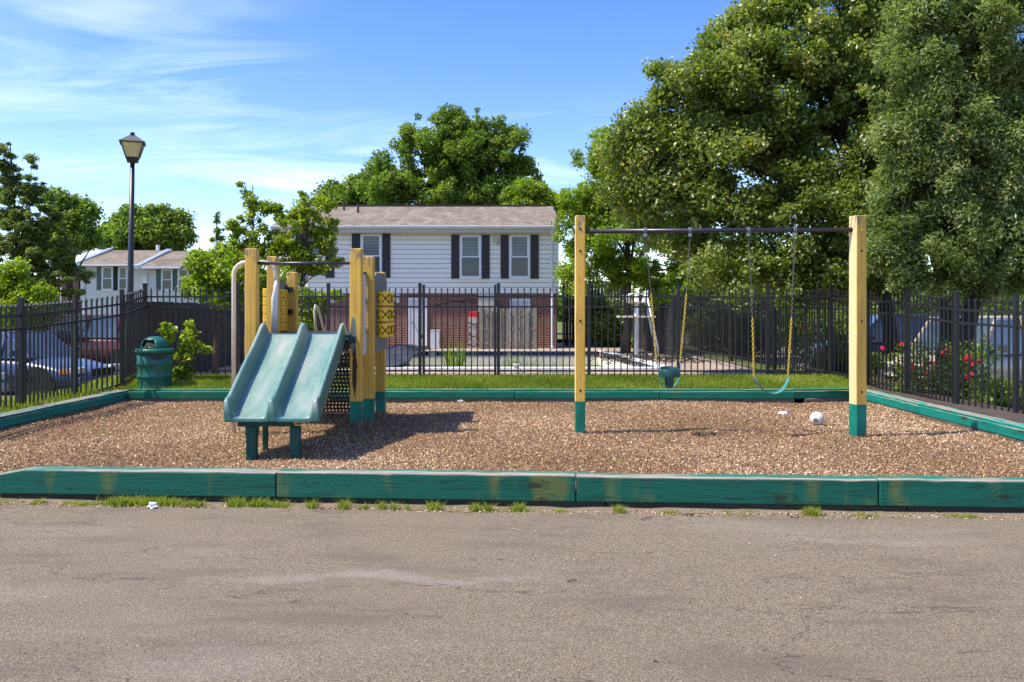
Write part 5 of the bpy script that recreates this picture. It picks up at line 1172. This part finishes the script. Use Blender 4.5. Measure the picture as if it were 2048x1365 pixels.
tree('oak_tree', 'large rounded green tree standing behind the house roof', (P(945, 0, s_).x, F/s_, -.3), P(945, 280, s_), [
    E(925, 300, 85, 78, s_), E(850, 290, 55, 65, s_), E(1000, 310, 60, 75, s_), E(780, 370, 60, 55, s_), E(1050, 360, 40, 50, s_), E(870, 380, 85, 50, s_), E(985, 390, 90, 45, s_), E(925, 250, 50, 40, s_)],
    520, .46, 88000, .185, 'leaf_mid', .5, 'bark_dark', 90, split=.12, cshell=.4)
s_ = 27
tree('oak_tree', 'lower green tree behind the left end of the house roof', (P(700, 0, s_).x, F/s_, -.3), P(700, 390, s_), [E(690, 400, 60, 45, s_), E(745, 385, 45, 45, s_), E(640, 430, 35, 35, s_)], 90, .7, 16000, .30, 'leaf_mid', .3, 'bark', 20)
s_ = 40
tree('bright_tree', 'small yellow green tree behind the right part of the roof ridge', (P(1055, 0, s_).x, F/s_, -.3), P(1050, 400, s_), [E(1050, 400, 50, 30, s_), E(1095, 420, 35, 45, s_)], 60, .42, 12000, .18, 'leaf_bright', .15, 'bark', 12)
s_ = 62
tree('young_maple', 'slender young maple with yellow green leaves before the left end of the house', (P(510, 0, s_).x, F/s_, .1), P(504, 372, s_), [
    E(485, 365, 9, 12, s_), E(500, 395, 16, 14, s_), E(515, 412, 24, 16, s_), E(550, 420, 15, 12, s_), E(505, 435, 26, 14, s_), E(470, 460, 24, 18, s_), E(530, 465, 28, 18, s_), E(490, 500, 40, 20, s_), E(545, 505, 30, 20, s_)],
    120, .16, 6800, .115, 'leaf_yellow', .06, 'bark', 46, split=.3, shell=.2, droop=.6)
tree('young_maple', 'spreading yellow green maple whose boughs cover the leftmost house window', (P(585, 0, s_).x, F/s_, .1), P(620, 400, s_), [
    E(615, 395, 22, 18, s_), E(635, 420, 34, 22, s_), E(595, 440, 38, 22, s_), E(655, 455, 24, 18, s_), E(600, 480, 50, 24, s_), E(580, 515, 45, 25, s_), E(650, 490, 28, 16, s_), E(625, 530, 42, 18, s_), E(668, 520, 18, 12, s_)],
    160, .17, 8600, .115, 'leaf_yellow', .07, 'bark', 46, split=.3, shell=.2, droop=.6)
s_ = 82
tree('dogwood', 'low broad dogwood with green leaves behind the left part of the back fence', (P(430, 0, s_).x, F/s_, .1), P(430, 520, s_), [E(420, 540, 45, 38, s_), E(470, 540, 50, 45, s_), E(400, 570, 30, 28, s_), E(540, 570, 40, 30, s_), E(450, 590, 60, 25, s_)], 120, .20, 13000, .10, 'leaf_bright', .06, 'bark', 26)
s_ = 66
tree('cedar_sapling', 'thin sparse cedar sapling left of the young maple', (P(440, 0, s_).x, F/s_, .1), P(432, 425, s_), [E(437, 440, 5, 16, s_), E(440, 470, 9, 20, s_), E(425, 490, 6, 16, s_), E(442, 505, 12, 16, s_)], 30, .10, 1400, .12, 'leaf_dark', .035, 'bark', 24, asp=.25, shell=0)
s_ = 84
tree('vine', 'leafy vine climbing the back fence behind the slide', (P(640, 0, s_).x, F/s_, .1), P(640, 590, s_), [E(630, 590, 34, 8, s_, .3), E(625, 620, 30, 14, s_, .3), E(675, 592, 26, 6, s_, .3), E(610, 650, 16, 18, s_, .3)], 50, .13, 3200, .09, 'leaf_bright', .02, 'bark', 12, cat='vine')
s_ = 101
tree('shrub', 'bright green leafy shrub growing through the fence right of the trash can', (P(375, 0, s_).x, F/s_-.0, .2), P(372, 660, s_), [E(336, 662, 6, 22, s_, .15), E(375, 670, 14, 24, s_, .2), E(368, 708, 24, 22, s_, .2), E(405, 695, 16, 10, s_, .15), E(362, 742, 16, 12, s_, .2)], 60, .09, 700, .115, 'leaf_yellow', .02, 'bark', 24, cat='shrub')
s_ = 45
tree('cedar_tree', 'dark ragged cedar with two pointed tops at the left edge of the view', (P(45, 0, s_).x, F/s_, -.3), P(20, 290, s_), [
    E(8, 315, 16, 38, s_), E(20, 365, 22, 40, s_), E(68, 325, 9, 22, s_), E(62, 370, 26, 26, s_), E(15, 390, 30, 40, s_), E(70, 430, 48, 45, s_), E(30, 480, 60, 50, s_), E(95, 500, 50, 50, s_), E(130, 560, 50, 40, s_), E(60, 560, 60, 50, s_)],
    420, .24, 70000, .17, 'leaf_dark', .09, 'bark_dark', 60, asp=.3, shell=.0, split=.1, up=.5, flat=.6)
s_ = 36
tree('oak_tree', 'rounded green tree right of the left cedar, above the townhouse roof', (P(140, 0, s_).x, F/s_, -.3), P(140, 400, s_), [E(118, 405, 26, 28, s_), E(150, 430, 32, 34, s_), E(170, 470, 30, 30, s_), E(120, 480, 36, 40, s_)], 100, .46, 20000, .19, 'leaf_mid', .22, 'bark_dark', 26)
s_ = 28
tree('oak_tree', 'wide pale green tree behind the townhouse roofs and the lamp post', (P(290, 0, s_).x, F/s_, -.3), P(290, 430, s_), [E(270, 450, 50, 38, s_), E(320, 450, 50, 36, s_), E(230, 475, 30, 28, s_), E(350, 475, 28, 26, s_), E(290, 480, 80, 30, s_)], 170, .62, 32000, .27, 'leaf_mid', .3, 'bark', 30)
s_ = 66
tree('shrub', 'rounded yellow green shrub behind the left fence, below the cedar', (P(35, 0, s_).x, F/s_, -.3), P(35, 570, s_), [E(25, 560, 30, 34, s_), E(60, 590, 34, 28, s_), E(15, 600, 40, 30, s_), E(50, 630, 50, 30, s_)], 100, .24, 18000, .10, 'leaf_bright', .05, 'bark', 12, cat='shrub')
# rose bushes
rose_l = ['rose bush with the big pink bloom beside the second right fence post', 'rose bush with small pink blooms behind the right fence, middle of the row', 'rose bush with pink blooms nearest the tan car', 'rose bush with red blooms seen through the fence beside the pool']
for (x0, y0, s_, w_, h_, lab, fl) in ((1835, 740, 112, 40, 70, rose_l[0], ((1822, 738, 9), (1824, 730, 5), (1856, 748, 5), (1803, 688, 4), (1765, 697, 4))), (1880, 740, 112, 40, 75, rose_l[1], ((1885, 707, 7), (1900, 697, 6), (1870, 728, 5), (1860, 727, 5), (1892, 702, 4))), (1950, 745, 116, 42, 80, rose_l[2], ((1938, 715, 8), (1944, 728, 7), (1935, 757, 7), (1960, 722, 6), (1941, 750, 5), (1933, 719, 5))), (1600, 700, 84, 60, 60, rose_l[3], ((1606, 657, 6), (1631, 655, 5), (1570, 685, 3)))):
    r = empty('rose_bush', (P(x0, 0, s_).x, F/s_, -.1), lab, 'rose bush', 'rose bushes behind the right fence')
    ell_ = [E(x0, y0-10, w_, h_*.75, s_, .4), E(x0, y0+35, w_*1.1, h_*.6, s_, .4)]
    cl = clumps_in(ell_, 45, .16, 1, .3); mb = MB()
    for _ in range(14):
        tg = random.choice(cl); b0 = Vector((P(x0, 0, s_).x+random.uniform(-.2, .2), F/s_, -.1)); mb.tube([b0, b0.lerp(Vector(tg[:3]), .5)+Vector((0, 0, .15)), tg[:3]], [.012, .009, .005], 5)
    mb.build('stems', M['bark'], r); v, f, a = leaves(1700, cl, .055, .7, .3, 0, shell=.2); npmesh('foliage', v, f, M['leaf_mid'], r, a)
    for fx, fy, fr in fl:
        p = P(fx, fy, s_+2); v, f, a = leaves(30, [(p.x, p.y, p.z, fr/s_*.7, fr/s_*.6, fr/s_*.7)], .045, .9, .2, 0, shell=.2); npmesh('bloom', v, f, M['petal_pink'], r, a, loc=tuple(p))
for lab, x0, y0, s_, mt in (('low dark shrub at the foot of the first right fence post from the corner', 1770, 735, 98, 'leaf_dark'), ('low green shrub at the foot of the right fence, under the tan car', 1995, 790, 124, 'leaf_mid'), ('dark shrub between the pear trunk and the inner fence', 1690, 700, 86, 'leaf_dark')):
    tree('shrub', lab, (P(x0, 0, s_).x, F/s_, -.1), (P(x0, 0, s_).x, F/s_, .7), [E(x0, y0, 38, 34, s_, .35), E(x0+25, y0+15, 30, 26, s_, .35)], 50, .13, 4200, .06, mt, .02, 'bark_dark', 10, cat='shrub')
# low greenery beyond the fences and far tree mass
hedge = [('dark hedge shrub beyond the pool, behind the lifeguard chair', 1235, 640, 70, 55, 46, 'leaf_dark'), ('green shrub low behind the lifeguard chair', 1300, 680, 40, 26, 47, 'leaf_bright'),
         ('green hedge shrub behind the inner fence, left of the right swing post', 1470, 650, 110, 50, 50, 'leaf_dark'), ('green hedge shrub behind the right swing post', 1620, 640, 110, 60, 46, 'leaf_mid'),
         ('green hedge shrub behind the dark blue car', 1770, 610, 120, 60, 42, 'leaf_mid'), ('dark green hedge shrub behind the cedars', 1930, 620, 120, 60, 42, 'leaf_dark'), ('green hedge shrub at the far right beyond the parked cars', 2080, 620, 120, 70, 40, 'leaf_mid'),
         ('dark shrub at the far left behind the sedan', 60, 640, 90, 40, 44, 'leaf_dark')]
for lab, x0, y0, w_, h_, s_, mt in hedge:
    tree('hedge_shrub', lab, (P(x0, 0, s_).x, F/s_, -.1), (P(x0, 0, s_).x, F/s_, 1.2), [E(x0-w_*.4, y0, w_*.55, h_, s_, 1), E(x0+w_*.4, y0, w_*.55, h_, s_, 1), E(x0, y0+20, w_*.9, h_*.9, s_, 1)], 90, .34, 9000, .15, mt, .06, 'bark_dark', 8, cat='shrub')
def far_wood(n):
    cl = []
    for k in range(260):
        x = -130+k*1.0+random.uniform(-.6, .6); y = random.uniform(105, 125); h_ = random.uniform(3.2, 5.5) if x < 20 else random.uniform(6, 9); cl.append((x, y, h_*.5-.5, 2.0, 2.0, h_*.55))
    return leaves(n, cl, .9, .8, .2, 0, shell=.5)
v, f, a = far_wood(42000); o = npmesh('far_woodland', v, f, M['leaf_mid'], None, a); tag(o, 'distant low line of trees beyond the houses', kind='stuff')

# grass strip, weeds
v, f, a = blades(62000, lambda n: BX0-.4+RNG.random(n)*(BX1-BX0+.7), lambda n, x: BY1+.2+RNG.random(n)*(BF+.12-BY1-.2), lambda x, y: ground_z(x, y)-.005, .055, .011, .7,
                 lambda x, y, n: RNG.random(n)*.6+.25*smooth(4, 6, x)+.2*(np.sin(x*2.1)*np.sin(y*3+x)+.3)+.35*smooth(-5.6, -6.6, x))
tag(npmesh('grass', v, f, M['leaf_grass'], None, a), 'sunlit mown grass strip between the back timber and the fence', kind='stuff')
v, f, a = blades(15000, lambda n: -9.9+RNG.random(n)*2.6, lambda n, x: 9+RNG.random(n)*8.5, lambda x, y: ground_z(x, y)-.005, .08, .013, .6)
tag(npmesh('grass', v, f, M['leaf_grass'], None, a), 'rough grass on the bank outside the left fence', kind='stuff')
tw = [(240, 60, 1.0), (300, 70, 1.0), (340, 40, .8), (385, 30, .7), (470, 26, 1.1), (520, 34, 1.0), (560, 30, .7), (626, 18, .9), (690, 16, 1.0), (730, 12, .5), (768, 14, .9), (792, 12, .8), (815, 10, .5), (872, 22, .9), (952, 18, .8), (978, 14, .9), (1038, 22, .9), (1232, 16, .8), (1600, 24, .9), (1440, 8, .5), (60, 20, .6), (1120, 20, .3), (1330, 30, .3), (1700, 40, .3), (1880, 60, .35), (150, 60, .3)]
tx_, tn, th_ = np.array([t_[0] for t_ in tw]), np.array([t_[1]*max(t_[2], .4) for t_ in tw]), np.array([t_[2] for t_ in tw])
kk = RNG.choice(len(tw), 5200, p=tn/tn.sum()); spread = np.array([t_[1] for t_ in tw])
xx = (tx_[kk]-1024+RNG.normal(size=5200)*spread[kk]*.33)/215
def tufty(n, x): return front_y(x)-.10+RNG.normal(size=n)*.035
v, f, a = blades(5200, lambda n: xx, tufty, lambda x, y: -.13+0*x, .062, .0065, 1.4)
vv = v.reshape(-1, 5, 3); vv[:, :, 2] = -.13+(vv[:, :, 2]+.13)*th_[kk][:, None]
tag(npmesh('weeds', vv.reshape(-1, 3), f, M['leaf_grass'], None, a), 'tufts of yellow green weed grass along the foot of the front timber', kind='stuff')
n = 1500; cx_ = RNG.random(90)*(BX1-BX0)+BX0; cy_ = 7.9+RNG.random(90)*6.9; k = RNG.integers(0, 90, n)
X1 = cx_[k]+RNG.normal(size=n)*.07; Y1 = cy_[k]+RNG.normal(size=n)*.05; ok = Y1 > front_y(X1)+.2
v, f, a = blades(int(ok.sum()), lambda n: X1[ok], lambda n, x: Y1[ok], lambda x, y: bed_z(x, y)+.005, .022, .012, 1.6)
tag(npmesh('seedlings', v, f, M['leaf_bright'], None, a), 'tiny green seedlings sprouting among the wood chips', kind='stuff')
# pebbles and debris on the soil strip
n = 5200; x = RNG.random(n)*13-6; y = front_y(x)-.02-RNG.random(n)*.22-.03*np.sin(x*2.1); z = -.128+0*x
x[:1200] = RNG.random(1200)*12-6; y[:1200] = 1.2+5.3*RNG.random(1200)**.5; z[:1200] = -.116
sz = .004+.013*RNG.random(n)**3; sz[:1200] *= .55; an = RNG.random(n)*6.28
octv = np.array([(1, 0, 0), (0, 1, 0), (-1, 0, 0), (0, -1, 0), (0, 0, .7), (0, 0, -.5)], float); octf = np.array([(0, 1, 4), (1, 2, 4), (2, 3, 4), (3, 0, 4), (1, 0, 5), (2, 1, 5), (3, 2, 5), (0, 3, 5)])
rot = np.stack([np.stack([np.cos(an), -np.sin(an), 0*an], 1), np.stack([np.sin(an), np.cos(an), 0*an], 1), np.stack([0*an, 0*an, 1+0*an], 1)], 1)
ov = octv[None]*np.stack([sz, sz*.7, sz*.8], 1)[:, None, :]; ov = np.einsum('nij,nkj->nki', rot, ov)+np.stack([x, y, z], 1)[:, None, :]
tag(npmesh('pebbles', ov.reshape(-1, 3), (octf[None]+(np.arange(n)*6)[:, None, None]).reshape(-1, 3), M['chip'], None, np.repeat(np.clip(RNG.random(n)*.9+.1, 0, 1), 6)), 'pebbles and crumbs along the asphalt edge', kind='stuff')
